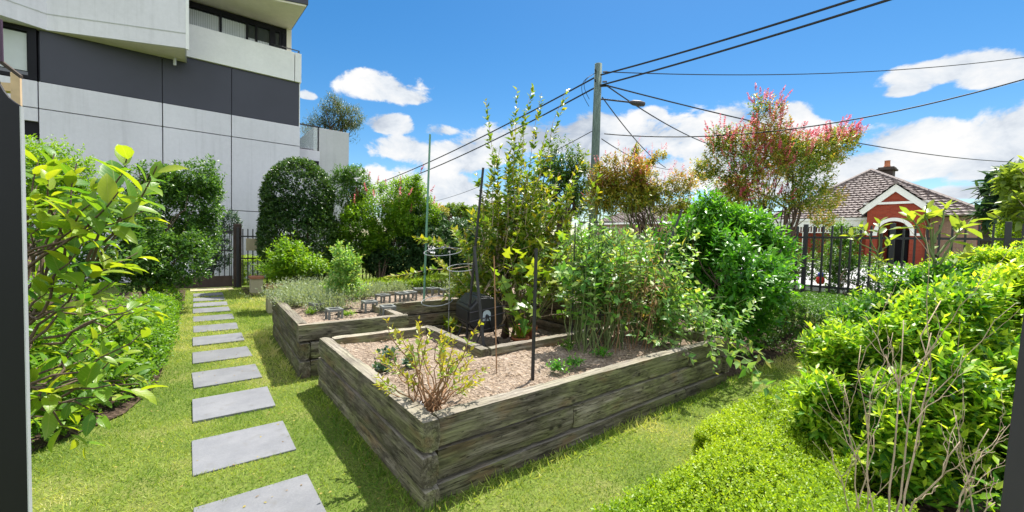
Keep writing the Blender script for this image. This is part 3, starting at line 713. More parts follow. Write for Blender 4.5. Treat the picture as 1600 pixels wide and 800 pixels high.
# two more roofs between the trees
def cottage(x, y, w, dp, ez, rz, label, roofmat, wall):
    h = empty('house', (x, y, .5), label, 'house')
    MB().box((x+.4, y-w/2+.4, -.2), (x+dp-.4, y+w/2-.4, ez)).build('wall', M[wall], h)
    mb = MB(); a, b, c, d = (x, y-w/2, ez), (x, y+w/2, ez), (x+dp, y+w/2, ez), (x+dp, y-w/2, ez); r0, r1 = (x+dp/2, y-w*.22, rz), (x+dp/2, y+w*.22, rz)
    slope(mb, a, b, r1, r0, 16); slope(mb, b, c, r1, r1, 12); slope(mb, d, a, r0, r0, 12); slope(mb, c, d, r0, r1, 4)
    mb.build('roof', M[roofmat], h); MB().box((x-.04, y-w/2, ez-.16), (x-.01, y+w/2, ez-.01)).build('gutter', M['white'], h)
    for k in (-.25, .2):
        f = MB().box((x+.37, y+w*k, ez-1.9), (x+.395, y+w*k+1.2, ez-.5)).build('window', M['glass'], h)
        MB().box((x+.34, y+w*k-.08, ez-2.0), (x+.36, y+w*k, ez-.4)).box((x+.34, y+w*k+1.2, ez-2.0), (x+.36, y+w*k+1.28, ez-.4)).box((x+.34, y+w*k, ez-.5), (x+.36, y+w*k+1.2, ez-.4)).build('frame', M['white'], f)
    return h
p = AX(985, 350, 30); cottage(30, float(p[1]), 9, 9, float(p[2])+.15, 5.2, 'distant house with brown terracotta tile roof left of the orange tree', 'roof', 'brownbrick')
p = AX(1098, 352, 33); cottage(33, float(p[1])+.2, 6.5, 8, float(p[2])+.2, 4.6, 'distant house with pale grey roof, partly behind the pink flowering tree', 'roofgrey', 'redbrick')

# ------------------------------------------------------------------ fences, gate
def fence_run(label, p0, p1, zt, zr0, zr1, sp, bayl, skip=None):
    f = empty('metal_fence', (p0[0], p0[1], 0), label, 'fence', 'black metal fences')
    p0 = np.array(p0, float); p1 = np.array(p1, float); Ln = np.linalg.norm(p1-p0); u = (p1-p0)/Ln; nb = int(round(Ln/bayl)); nrm = np.array([-u[1], u[0]])
    alongx = abs(u[0]) > .5
    def bx(mb, c, hu, hn, z0, z1): mb.box((c[0]-(hu if alongx else hn), c[1]-(hn if alongx else hu), z0), (c[0]+(hu if alongx else hn), c[1]+(hn if alongx else hu), z1))
    for i in range(nb+1):
        mb = MB(); bx(mb, p0+u*Ln*i/nb, .035, .035, 0, zt+.01); mb.build('post', M['black'], f, bevel=.004)
    for i in range(nb):
        a, b = Ln*i/nb, Ln*(i+1)/nb; mb = MB(); mr = MB(); n = int(round((b-a)/sp))
        for j in range(1, n): bx(mb, p0+u*(a+(b-a)*j/n), .0125, .03, .1, zt-.03)
        c = p0+u*(a+b)/2
        for z in (zr0, zr1): mr = MB(); bx(mr, c, (b-a)/2-.037, .016, z-.02, z+.02); mr.build('rail', M['black'], f)
        mb.build('palings', M['black'], f)
    return f
fence_run('black metal blade fence on the street side, in front of the brick house', (10, -6.4), (10, 4.25), 2.07, .82, 1.81, .155, 1.33)
fence_run('black metal picket fence beside the gate, running behind the round clipped tree', (1.1, 14.4), (5.6, 14.4), 1.75, .85, 1.5, .13, 1.5)
gt = empty('garden_gate', (.06, 14.5, 0), 'black metal picket gate at the end of the stepping stones', 'gate')
mb = MB()
for x in np.arange(-.6, .98, .125): mb.box((x, 14.49, .3), (x+.022, 14.515, 1.86))
mb.build('palings', M['black'], gt)
MB().box((-.65, 14.47, 1.56), (.98, 14.53, 1.66)).build('rail', M['black'], gt); MB().box((-.65, 14.47, 1.06), (.98, 14.53, 1.1)).build('rail', M['black'], gt)
MB().box((-.65, 14.46, .02), (.98, 14.535, .34)).build('bottom_board', M['darkwood'], gt)
MB().box((.8, 14.4, 1.0), (.97, 14.468, 1.04)).build('latch', M['alu'], gt)
tag(MB().box((1.0, 14.42, 0), (1.2, 14.6, 1.86)).build('gate_post', M['darkwood'], bevel=.01), 'thick dark square gate post right of the garden gate', 'post')
tag(MB().box((1.3, 14.34, 1.08), (1.72, 14.37, 1.44)).build('notice_board', M['sandstone'], bevel=.004), 'blank pale board fixed to the black fence beside the gate', 'board')
MB().box((.0, 13.7, .0), (.95, 14.3, .03)).build('threshold', M['sandstone'])['kind'] = 'structure'
pf = empty('paling_fence', (10.05, 9, 0), 'grey timber paling fence behind the vegetable plants', 'fence')
mb = MB(); r = np.random.default_rng(5)
for y in np.arange(4.4, 14.3, .105): mb.box((10.0, y, .02), (10.02+r.random()*.006, y+.097, 1.82+r.normal()*.012))
mb.build('palings', M['greywood'], pf); MB().box((10.03, 4.4, 1.4), (10.09, 14.3, 1.5)).build('rail', M['greywood'], pf); MB().box((10.03, 4.4, .4), (10.09, 14.3, .5)).build('rail', M['greywood'], pf)
df = empty('timber_fence', (14.5, -2.5, 0), 'dark brown timber fence at the far right, under the umbrella tree', 'fence')
p = AX(1540, 352, 16.5)
mb = MB()
for y in np.arange(-9, float(p[1]), .155): mb.box((16.5, y, .0), (16.52, y+.148, 2.15))
mb.build('palings', M['darkwood'], df); MB().box((16.44, -9, 2.15), (16.58, float(p[1]), 2.25)).build('capping', M['darkwood'], df)
for y in (float(p[1])-.02, float(p[1])-1.8): MB().box((16.42, y-.1, 0), (16.6, y+.08, 2.62)).build('post', M['darkwood'], df)

# ------------------------------------------------------------------ near gateway
gp = empty('gate_leaf', (-.3, 1.36, 0), 'black metal gate leaf with pale edge at the left edge of the photo', 'gate')
D0 = .9
a = AD(37, 500, D0); e = np.array([-math.cos(YAW), math.sin(YAW), 0]); nn = np.array([math.sin(YAW), math.cos(YAW), 0])
top = [(0, 1.862), (.01, 1.868), (.022, 1.877), (.034, 1.892), (.043, 1.908), (.05, 1.93), (.12, 1.985), (.5, 2.0)]
pts = [a+e*s for s, z in top]
poly = [np.array([q[0], q[1], z]) for q, (s, z) in zip(pts, top)]
poly = [np.array([a[0], a[1], .05])]+poly+[np.array([(a+e*.5)[0], (a+e*.5)[1], .05])]
MB().prism(poly, nn*.004).build('panel', M['gate'], gp)
q0 = a-e*.0005; MB().prism([np.array([q0[0], q0[1], .05])-e*s for s in (0, .003)]+[np.array([q0[0], q0[1], 1.86])-e*s for s in (.003, 0)], nn*.006).build('edge_strip', M['alu'], gp)
tp = empty('timber_post', (-.7, 2.2, 0), 'pale timber post with a short rail behind the black gate leaf', 'post')
a = AD(25, 115, 1.6); w_ = .0125
MB().box((a[0]-w_, a[1]-w_, 0), (a[0]+w_, a[1]+w_, a[2])).build('post', M['timber'], tp, bevel=.002)
b = AD(17, 136, 1.62); MB().prism([np.array([b[0], b[1], b[2]-.016]), np.array([b[0], b[1], b[2]+.016]), np.array([b[0]-.6, b[1]+.3, b[2]+.016]), np.array([b[0]-.6, b[1]+.3, b[2]-.016])], (.02, .03, 0)).build('rail', M['timber'], tp)
a = AD(0, 93, 1.5); b = AD(31, 117, 1.5)
cp = b-a
tag(MB().prism([a-cp*4, b, b+np.array([0, 0, -.012]), a-cp*4+np.array([0, 0, -.03])], nn*.01).build('sloping_board', M['darkwood']), 'sloping dark timber board above the pale post', 'board')
a = AD(2, 30, 1.45); b = AD(4, 96, 1.45)
tag(MB().prism([a-e*-.0, a+e*.06, b+e*.06, b], nn*.004).build('hanging_panel', M['purple']), 'dark purple strip hanging at the upper left corner', 'panel')
a = AD(1604, 430, .6); b = AD(1560, 800, .6); c = b+(b-a)*1.6; a = a-(b-a)*.12
rt_ = np.array([math.cos(YAW), -math.sin(YAW), 0])*.14
tag(MB().prism([a, c, c+rt_, a+rt_], -nn*.03).build('gate_post', M['greypost'], bevel=.003), 'smooth dark grey post leaning at the right edge of the photo', 'post')

# ------------------------------------------------------------------ power pole, lamp, cables
PX, PY = 13.35, 11.5
pt = AD(935, 100, 17); pb = AD(924.5, 400, 17); 
pole = empty('power_pole', (float(pb[0]), float(pb[1]), 0), 'tall weathered green grey timber power pole', 'pole')
bt = np.array([pt[0], pt[1], 0]); 
MB().tube([bt, bt+[0, 0, 3], bt+[0, 0, 6], [bt[0], bt[1], pt[2]]], [.2, .185, .165, .15], 14).build('shaft', M['pole'], pole, True)
mb = MB(); z = pt[2]
for dz, s in ((-.35, 1), (-.75, 1)):
    mb.tube([bt+[-.16, 0, z+dz], bt+[-.3, -.1, z+dz+.02]], .03, 6); mb.tube([bt+[.1, -.16, z+dz], bt+[.22, -.3, z+dz]], .035, 6)
mb.tube([bt+[0, -.16, z-.95], bt+[.1, -.5, z-1.0]], .04, 6)
mb.build('bracket', M['black'], pole)
mb = MB(); r = np.random.default_rng(2)
for c0 in range(2):
    mb.tube([bt+[-.15-.5*math.sin(t*3.14)*(1+c0*.3), .3*t, z-.4-t*(1.0+c0*.3)] for t in np.linspace(0, 1, 10)], .012, 4)
mb.build('loop_cable', M['wire'], pole)
la = AD(942, 155, 17); lb = AD(986, 160, 17); lc = AD(1008, 163, 17)
sl_ = empty('street_lamp', la, 'street lamp on a thin arm fixed to the power pole', 'street lamp')
MB().tube([bt+[0, 0, la[2]], la, lb], .035, 8).build('arm', M['greypost'], sl_)
v = lc-lb; MB().tube([lb-v*.1, lb+v*.15, lb+v*.6, lb+v*.95, lb+v], [.05, .11, .13, .09, .03], 8).build('lamp_head', M['greypost'], sl_, True)
def cable(label, a, b, rad, sag, mat='wire', n=24, group='overhead power cables', name='power_cable'):
    t = np.linspace(0, 1, n); p = [np.array(a)*(1-s)+np.array(b)*s-np.array([0, 0, sag*4*s*(1-s)]) for s in t]
    tag(MB().tube(p, rad, 5).build(name, M[mat]), label, 'cable', group)
A1, A2 = AD(935, 118, 17), AD(935, 134, 17)
def dirY(A, px, py):   # a far point on the ray nearest the line through A along -Y
    P_ = AX(px, py, A[0]); return P_
B1, B2 = dirY(A1, 1312, 0), dirY(A2, 1366, 0)
cable('thick upper power cable rising from pole to upper right', A1, A1+(B1-A1)*1.5, .034, .12)
cable('thick lower power cable rising from pole to upper right', A2, A2+(B2-A2)*1.5, .034, .12)
F1, F2 = AX(575, 278, A1[0]), AX(600, 276, A2[0])
cable('upper power cable running from pole down to the left', A1, A1+(F1-A1)*1.6, .034, .9)
cable('lower power cable running from pole down to the left', A2, A2+(F2-A2)*1.6, .034, .9)
def wr(label, pa, pb, db, rad=.02, sag=.2, da=17): cable(label, AD(*pa, da), AD(*pb, db), rad, sag)
wr('thin nearly level cable from pole top to the right edge of the sky', (942, 112), (1640, 84), 22, .02, .5)
wr('cable dipping from pole and climbing past the pink tree to right edge', (944, 209), (1640, 112), 12, .022, .75)
wr('cable dropping from pole behind the pink tree towards the brick house', (946, 133), (1580, 253), 34, .03, .6)
wr('cable dropping from pole to the grey roofed house', (948, 134), (1150, 236), 33, .028, .5)
wr('steep cable from pole down into the orange tree', (941, 152), (1040, 262), 30, .025, .3)
wr('thin cable low on the pole dropping right into the orange tree', (940, 217), (1050, 265), 30, .02, .3)
wr('thin cable from pole through the tall bush to far left', (925, 205), (660, 318), 40, .016, .5)
# ------------------------------------------------------------------ plants
def bl(px, py, D, rx, ry, dep=1.0):
    p = AD(px, py, D); return (p[0], p[1], p[2], rx/FPX*D, rx/FPX*D*dep, ry/FPX*D)
def shootplant(name, label, cat, base, shoots, leaf, mat, k, seed, tmpl=T6, bark='greenstem', r0=.008, first=.35, div=55, droop=.1, tint=(.45, .35), young=.35, up=.7, group=None, amp=.012, tip=.75):
    """explicit stems (start, end) each carrying its own leaves"""
    r = np.random.default_rng(seed+500); root = empty(name, base, label, cat, group)
    mb = MB(); acc = [[] for _ in range(6)]
    for s in shoots:
        a, b = np.array(s[0], float), np.array(s[1], float); kk = s[2] if len(s) > 2 else k; sc = s[3] if len(s) > 3 else 1
        p = wiggle(a, b, 7, amp, r); mb.tube(p, np.linspace(r0, r0*.35, 7), 6, False)
        d = b-a; Ln = np.linalg.norm(d); st = p[0]*0+a+d*first
        q = shootleaves(st[None], (d/Ln)[None], Ln*(1-first), kk, leaf[0]*sc, leaf[1]*sc, r, div, droop*.4, tint, young, tip=tip, up=up)
        for i in range(6): acc[i].append(q[i])
    a = [np.concatenate(x) for x in acc]
    leafmesh('foliage', *a, L[mat], root, tmpl); mb.build('stem', M[bark], root, True); return root

# left side -------------------------------------------------------
base = (-.72, 2.35, 0)
sh = []; r = np.random.default_rng(11)
org = [AD(22, y, 1.75) for y in (430, 520, 620, 380)]
tg = [(75, 275), (110, 310), (150, 285), (200, 238), (90, 345), (165, 345), (232, 272), (60, 400), (215, 395), (120, 255), (55, 310), (185, 300),
      (245, 260), (100, 440), (165, 470), (240, 485), (80, 520), (150, 530), (215, 545), (255, 470), (110, 580), (175, 590), (235, 600), (150, 690), (65, 600), (60, 470), (195, 440),
      (268, 480), (130, 640), (90, 560), (180, 650), (120, 490), (205, 510), (75, 655), (60, 250), (150, 560), (235, 580), (190, 555), (100, 610), (85, 240), (225, 330), (140, 320), (70, 350), (180, 400), (130, 380), (240, 520), (200, 620), (90, 480)]
for i, (x, y) in enumerate(tg):
    o = org[0] if y < 360 else org[1] if y < 500 else org[2]
    if y < 300: o = AD(60+.4*(x-60), 430, 1.85)
    D = 1.65+.65*r.random() if i != 3 else 1.85
    if y > 430: x -= 18
    sh.append((o+r.normal(size=3)*.05, AD(x, y, D), 9 if i not in (3, 8, 22, 23) else 7, (.75+.4*r.random() if y < 430 else .5+.42*r.random()) if i != 3 else 1.15))
for o in org: sh.append((base, o, 2, .6))
shootplant('broadleaf_shrub', 'large leaved yellow green shrub arching in at the left, beside the black gate leaf', 'shrub', base, sh, (.135, .066), 'broad', 7, 1, tmpl=TB, first=.45, div=58, droop=.2, r0=.0065, tint=(.62, .45), young=.3, bark='bark', amp=.012)
plant('evergreen_shrub', 'dense dark small leaved shrub in front of the grey wall, left of the stepping stones', 'shrub', (-.55, 10.4, 0),
      [bl(282, 325, 8.6, 58, 66), bl(300, 285, 8.7, 42, 34), bl(245, 340, 8.2, 55, 80), bl(262, 400, 8.0, 50, 55), bl(195, 375, 7.2, 55, 70), bl(145, 385, 6.4, 60, 75), bl(305, 365, 8.8, 34, 45), bl(235, 290, 8.0, 35, 35)], 5200, (.085, .044), 'evergreen', .24, 7, seed=2, gap=-.6, tint=(.45, .4), young=.4, trunk=.05, limbs=16)
plant('privet_shrub', 'tall light green fine leaved shrub against the grey wall at far left', 'shrub', (-1.4, 5.2, 0),
      [bl(75, 275, 4.6, 45, 50), bl(115, 310, 4.8, 45, 50), bl(60, 340, 4.6, 60, 60), bl(30, 270, 4.6, 40, 55)], 1700, (.05, .026), 'lime', .25, 8, seed=3, gap=-.8, upw=.8, trunk=.03, limbs=14)
plant('low_hedge', 'low glossy green hedge along the lawn edge left of the stepping stones', 'hedge', (-.9, 5.0, 0),
      [(-1.05, 4.6, .36, .5, .5, .5), (-.72, 5.3, .38, .4, .5, .5), (-.58, 6.1, .36, .38, .5, .47), (-.5, 6.9, .33, .34, .5, .43), (-.48, 7.8, .3, .3, .55, .38), (-1.3, 3.9, .35, .5, .5, .5), (-1.2, 5.4, .6, .5, .6, .6), (-.45, 8.8, .25, .28, .6, .33), (-.42, 10.0, .23, .26, .7, .32), (-1.7, 4.9, .35, .5, .5, .4)],
      7500, (.05, .028), 'lime', .13, 7, seed=4, shell=.7, tint=(.28, .35), trunk=.01, limbs=24, core=.3, stems=8)
# back ------------------------------------------------------------
plant('clipped_conifer_tree', 'tall dark clipped egg shaped evergreen tree beside the gate fence', 'tree', (2.5, 13.35, 0),
      [(2.5, 13.35, 1.5, 1.08, 1.0, 1.45), (2.5, 13.35, 2.55, .92, .9, 1.25)], 8000, (.085, .045), 'cone', .15, 6, seed=5, shell=.86, lumps=.05, core=.7, tint=(.38, .35), young=.4, trunk=.07, limbs=20, toptint=.2)
plant('tall_shrub', 'tall narrow dark green shrub just right of the egg shaped tree', 'shrub', (3.9, 13.3, 0),
      [(3.85, 13.4, 1.6, .55, .5, 1.2), (3.75, 13.3, 2.75, .5, .45, 1.0), (4.05, 13.2, 3.2, .42, .4, .6), (3.6, 12.7, .9, .45, .4, .6)], 2600, (.075, .04), 'evergreen', .2, 7, seed=6, gap=-.6, tint=(.55, .35), trunk=.05)
def pinktips(frac, kk, ln, spread, size=.03):
    def f(root, P, D, lens, r):
        z = P[:, 2]; w = np.argsort(-(z+lump(P, 1.3, 17)*.8*spread)); pick = w[:int(len(w)*.5)]; pick = r.choice(pick, int(len(P)*frac), replace=False)
        d = nrmz(D[pick]+np.array([0, 0, .5])); ls = np.full(len(pick), ln)
        a = shootleaves(P[pick]+d*lens[pick][:, None]*.35, d, ls, kk, size, size*.9, r, 70, .05, (.5, .5), .1)
        leafmesh('flowers', *a, L['pink'], root)
    return f
plant('crepe_myrtle_shrub', 'light green shrub with a few pink flower heads on top, behind the lime hedge', 'shrub', (4.7, 12.7, 0),
      [bl(590, 330, 13.2, 38, 48), bl(630, 320, 13.0, 36, 40), bl(560, 355, 12.6, 30, 40), bl(650, 345, 13.3, 40, 35), bl(575, 395, 13.6, 32, 28), bl(610, 375, 13.4, 38, 36), bl(648, 292, 13, 14, 16)], 4300, (.1, .045), 'lime', .34, 8, seed=7, gap=-.9, upw=.8, tint=(.4, .35), trunk=.04, extra=pinktips(.008, 34, .36, .4, .05), zmin=.3)
plant('camellia_bush', 'broad dark glossy round bush behind the green stake', 'bush', (6.4, 12.9, 0),
      [bl(675, 383, 13.9, 56, 46), bl(635, 390, 13.7, 48, 42), bl(715, 386, 13.9, 42, 45), bl(665, 350, 13.9, 40, 26), bl(600, 405, 13.6, 34, 30), bl(745, 392, 13.8, 40, 40)], 6500, (.1, .055), 'camellia', .2, 7, seed=8, shell=.7, tint=(.4, .35), trunk=.06)
hedge('lime_hedge', 'low bright lime green clipped hedge in front of the dark round bush', [(3.1, 11.05, 8.6, 11.6, .4)], 5200, (.04, .024), 'hedge', .1, 6, seed=9)
hedge('lime_hedge', 'short lime green hedge behind the fence beside the gate', [(1.25, 14.9, 2.6, 15.6, .85)], 1800, (.05, .03), 'hedge', .12, 6, seed=10)
plant('potted_shrub', 'grey green shrubs in dark pots seen through the bars of the gate', 'shrub', (.5, 15.4, 0), [(.35, 15.4, .75, .28, .25, .5), (.75, 15.5, 1.0, .3, .25, .6), (.95, 15.3, 1.9, .3, .25, .35)], 800, (.07, .04), 'blue', .2, 6, seed=12, trunk=.02)
plant('lime_shrub', 'small rounded lime green citrus shrub behind the rear garden bed', 'shrub', (1.72, 9.75, 0), [(1.72, 9.75, .95, .5, .48, .4), (1.6, 9.7, 1.25, .32, .32, .28), (2.0, 9.6, .8, .38, .35, .32), (1.35, 9.75, .75, .3, .3, .28)], 430, (.1, .045), 'lime', .36, 8, seed=13, gap=-.4, shell=.2, core=-1, upw=.9, tint=(.45, .35), trunk=.025)
plant('herb_bush', 'upright grey green herb bush in the rear bed among the lavender', 'bush', G(535, 476, Z2), [bl(537, 425, 6.3, 22, 34), bl(532, 398, 6.35, 16, 20), bl(548, 443, 6.3, 22, 24), bl(556, 412, 6.3, 16, 18), bl(520, 448, 6.3, 14, 18)], 420, (.06, .03), 'tomato', .2, 8, seed=14, gap=-.3, upw=.9, shell=.2, core=-1, bark='palebark', trunk=.012, stems=4, limbs=16)
# lavender tufts
def lavender(x, y, s, label, seed, mat='grey'):
    r = np.random.default_rng(seed); root = empty('lavender', (x, y, Z2), label, 'lavender', 'lavender clumps in the rear bed')
    n = int(300*s); B = np.array([x, y, Z2-.01])+r.normal(size=(n, 3))*np.array([.1*s, .1*s, 0]); D = nrmz((B-np.array([x, y, Z2-.01]))*2.6+np.array([0, 0, 1.])+r.normal(size=(n, 3))*.16)
    a = shootleaves(B, D, .3*s*(.6+.6*r.random(n)), 8, .042, .014, r, 40, .05, (.5, .35), .2)
    leafmesh('foliage', *a, L[mat], root); mb = MB()
    for i in range(0, n, 5): mb.tube([B[i], B[i]+D[i]*.25*s], [.002, .001], 3, False)
    mb.build('stem', M['greenstem'], root)
LV = [(447, 470, 1.0, 'at the left corner of the rear bed'), (468, 464, 1.1, 'along the back of the rear bed, behind the corner clump'), (485, 474, 1.0, 'left of the grey green herb bush'), (512, 462, 1.1, 'behind the grey green herb bush'),
      (562, 468, .9, 'right of the grey green herb bush'), (513, 486, 1.05, 'in front of the herb bush, tallest and browner'), (585, 463, .9, 'midway along the back of the rear bed'), (620, 460, .8, 'left of the green stake in the rear bed'), (722, 462, 1.1, 'behind the black compost drum'), (458, 480, .85, 'by the left edge of the rear bed')]
LV = [(*G(a, b, Z2)[:2], c, d) for a, b, c, d in LV]
for i, (x, y, s, t) in enumerate(LV): lavender(x, y, s, 'grey green spiky lavender clump '+t, 40+i)
# square plant guards
gd = None
GP = [(522, 487, 'nearest the front corner of the rear bed'), (496, 478, 'behind the front corner guard, left'), (577, 476, 'right of the small lettuce in the rear bed'), (606, 482, 'by the inner corner of the rear bed'),
      (598, 463, 'left of centre in the back row'), (628, 461, 'in the back row above the brown sleeper wall'), (641, 457, 'in the back row left of the green stake'), (655, 452, 'behind the green stake'), (676, 452, 'right of the green stake'), (695, 452, 'at the right end of the back row')]
for i, (x, y, t) in enumerate(GP):
    p = G(x, y+9, Z2+.01); w = .08; h = .12; zg = Z2
    if gd is None:
        gd = empty('plant_guard', (p[0], p[1], zg), 'grey open square plant guard '+t, 'plant guard', 'square plant guards in the rear bed')
        c = np.array([p[0], p[1], zg]); mb = MB(); mp = MB()
        for sx, sy in ((-1, -1), (1, -1), (1, 1), (-1, 1)): mp.box((c[0]+sx*w-.012, c[1]+sy*w-.012, zg-.03), (c[0]+sx*w+.012, c[1]+sy*w+.012, zg+h-.022))
        for z0, z1 in ((zg+h-.02, zg+h+.012),):
            mb.box((c[0]-w-.015, c[1]-w-.015, z0), (c[0]+w+.015, c[1]-w+.02, z1)); mb.box((c[0]-w-.015, c[1]+w-.02, z0), (c[0]+w+.015, c[1]+w+.015, z1))
            mb.box((c[0]-w-.015, c[1]-w+.021, z0), (c[0]-w+.02, c[1]+w-.021, z1)); mb.box((c[0]+w-.02, c[1]-w+.021, z0), (c[0]+w+.015, c[1]+w-.021, z1))
        rim = mb.build('rim', M['mesh'], gd, bevel=.003)
        for k in range(9):
            for s in (-1, 1): mp.box((c[0]-w+k*w/4-.0015, c[1]+s*w-.003, .43), (c[0]-w+k*w/4+.003, c[1]+s*w+.0015, .43+h-.02)).box((c[0]+s*w-.0015, c[1]-w+k*w/4-.0015, .43), (c[0]+s*w+.0015, c[1]-w+k*w/4+.0015, .43+h-.02))
        pan = mp.build('posts', M['mesh'], gd)
    else:
        o = gd.copy(); COL.objects.link(o); o.location = (p[0], p[1], zg+.01*(i % 3)); o.rotation_euler = (0, 0, (i*.37) % .5-.25); o['label'] = 'grey open square plant guard '+t
        for ch in (rim, pan): q = ch.copy(); COL.objects.link(q); q.parent = o; q.matrix_parent_inverse = ch.matrix_parent_inverse.copy()
def seedling(px, py, z, s, label, seed, mat='bright', name='seedling', cat='seedling', n=26, leaf=(.04, .026), group=None, p=None):
    p = G(px, py, z) if p is None else np.array(p); r = np.random.default_rng(seed); root = empty(name, p, label, cat, group)
    B = np.repeat(p[None], n, 0)+r.normal(size=(n, 3))*np.array([.02*s, .02*s, 0]); D = nrmz(r.normal(size=(n, 3))*np.array([1, 1, .3])*.7+np.array([0, 0, .9]))
    a = shootleaves(B, D, .12*s*(.6+.6*r.random(n)), 6, leaf[0]*s, leaf[1]*s, r, 65, .15, (.5, .35), .3); leafmesh('foliage', *a, L[mat], root)
    mb = MB(); [mb.tube([B[i], B[i]+D[i]*.09*s], [.002, .001], 3, False) for i in range(0, n, 2)]; mb.build('stem', M['greenstem'], root)
seedling(868, 580, .44, .95, 'bright green herb clump beside the front sleeper, right of the short black stake', 1)
seedling(898, 572, .44, .95, 'bright green herb clump right of its twin by the front sleeper', 2)
seedling(940, 557, .44, .9, 'small bright herb clump by the front sleeper, furthest right of the three', 3)
seedling(888, 545, .44, .9, 'dull green herb clump behind the pair of bright clumps', 4, 'mid')
seedling(486, 490, Z2+.01, .8, 'small bright lettuce at the left of the rear bed', 5, 'lime'); seedling(545, 494, Z2+.01, .8, 'small bright lettuce between the plant guards of the rear bed', 6, 'lime')
def strawb(px, py, s, label, seed): seedling(px, py, .44, s, label, seed, 'blue', 'strawberry_plant', 'strawberry plant', 12, (.06, .045), 'strawberry plants in the front bed')
strawb(612, 560, 1.0, 'strawberry plant in the mulch behind the twiggy bush, upper of the pair', 7); strawb(596, 578, .9, 'strawberry plant at the left inside the front bed, lower of the pair', 8); strawb(640, 572, .8, 'strawberry plant half hidden by the twiggy bush', 9)
# twiggy blueberry bush
r = np.random.default_rng(21); cb_ = G(672, 640, .43); sh = []
for i in range(34):
    x = 588+178*r.random(); y = 500+90*abs(x-670)/90*r.random()+60*r.random()
    if i < 6: x, y = [(605, 497), (622, 515), (655, 500), (690, 520), (735, 545), (760, 575)][i]
    D = 2.45+.75*r.random(); sh.append((cb_+r.normal(size=3)*np.array([.05, .05, 0]), AD(x, min(y, 600), D), 16))
shootplant('blueberry_bush', 'sparse bush with reddish twigs and yellow green leaf tips in the near bed corner', 'bush', cb_, sh, (.052, .027), 'apple', 9, 3, tmpl=T2, bark='twig', r0=.006, first=.5, div=55, tint=(.75, .35), young=.35, amp=.018)
mb = MB(); r = np.random.default_rng(8)
for i in range(5): c = G(668+r.normal()*10, 642+r.normal()*5, .47); mb.tube([c+np.array([math.cos(t)*.035, math.sin(t)*.02, .03*math.sin(t*1.3+i)]) for t in np.linspace(0, 6, 12)], .0025, 4)
tag(mb.build('wire_scrap', M['silverwire']), 'tangle of silver wire at the foot of the twiggy bush', 'wire')
# tall bush in the middle
r = np.random.default_rng(31); tb = np.array([4.05, 5.25, 0]); sh = []
for (x, y) in [(760, 158), (808, 137), (832, 130), (846, 145), (884, 142), (776, 240), (745, 268), (918, 232), (820, 170), (800, 185), (855, 200), (735, 330), (895, 330)]:
    D = 6.3+.7*r.random(); sh.append((tb+np.append(r.normal(size=2)*.14, .4+.5*r.random()), AD(x, y, D), 85 if y < 200 else 70))
for i in range(150):
    x = 806+r.normal()*56; y = 215+235*r.random()**.8+abs(x-806)*.4
    D = 5.9+1.4*r.random(); sh.append((tb+np.append(r.normal(size=2)*.2+np.array([(x-812)*.003, -(x-812)*.0024]), .15+1.3*r.random()), AD(x, y, D), 54))
shootplant('apple_tree', 'tall many stemmed young fruit tree with upright leafy shoots in the middle of the garden', 'tree', tb, sh, (.125, .066), 'apple', 14, 4, tmpl=T2, bark='palebark', r0=.009, first=.25, div=68, tint=(.48, .4), young=.2, amp=.03)
mb = MB()
for i in range(5): mb.tube(wiggle(tb+np.append(r.normal(size=2)*.06, 0), tb+np.append(r.normal(size=2)*.16, 1.4), 6, .02, r), np.linspace(.03, .014, 6), 7)
o = mb.build('trunk', M['bark'], [q for q in bpy.data.objects if q.name == 'apple_tree'][0], True)
# fig
fb = G(822, 532, 0.02); r = np.random.default_rng(5); sh = []
for (x, y) in [(790, 400), (812, 392), (850, 385), (880, 372), (900, 400), (868, 420), (835, 420), (790, 455), (780, 430), (812, 490), (905, 420), (850, 450), (830, 465), (895, 440)]:
    sh.append((fb+np.array([r.normal()*.03, r.normal()*.03, .22]), AD(x, y, 5.0+.7*r.random()), 5, .8+.4*r.random()))
shootplant('fig_plant', 'young fig with big lobed yellow green leaves behind the short black stake', 'fig', fb, sh, (.23, .2), 'broad', 5, 5, tmpl=TFIG, bark='greenstem', r0=.012, first=.55, div=62, tint=(.65, .35), young=.2, up=.75)
def pot(px, py, z, rad, h, label, seed=0, p=None):
    p = G(px, py, z) if p is None else p; t = empty('terracotta_pot', p, label, 'pot', 'terracotta pots')
    MB().lathe(p, [(0, 0), (rad*.68, 0), (rad*.9, h*.78), (rad*1.02, h*.78), (rad*1.04, h), (rad*.9, h), (rad*.86, h*.8), (0, h*.8)], 28).build('bowl', M['terracotta'], t, True)
    MB().lathe(p+[0, 0, h*.82], [(rad*.88, 0), (rad*.5, .012), (0, .015)], 20).build('soil', M['soil'], t)
pot(668, 523, .43, .075, .1, 'small terracotta pot by the foot of the green stake', p=np.array([2.35+.06, 4.85, .32])); pot(832, 532, .012, .17, .24, 'terracotta pot in the sunken middle holding the fig', p=np.array([fb[0], fb[1], .012])); pot(627, 506, .43, .06, .1, 'terracotta pot partly hidden behind the twiggy bush top', p=np.array([2.16, 4.83, .3]))
pb2 = np.array([fb[0]-.35, fb[1]-.28, .012]); pot(815, 530, 0, .13, .17, 'low terracotta pot with spiky yellow green plant', p=pb2)
r = np.random.default_rng(3); root = empty('spiky_plant', pb2+[0, 0, .15], 'small spiky yellow green plant in the low terracotta pot', 'plant'); n = 46
leafmesh('foliage', np.repeat((pb2+[0, 0, .14])[None], n, 0)+r.normal(size=(n, 3))*.012, nrmz(r.normal(size=(n, 3))*[.55, .55, .2]+[0, 0, .9]), r.normal(size=(n, 3)), .3+.1*r.random(n), .016, r.random(n), L['hedge'], root, T2)
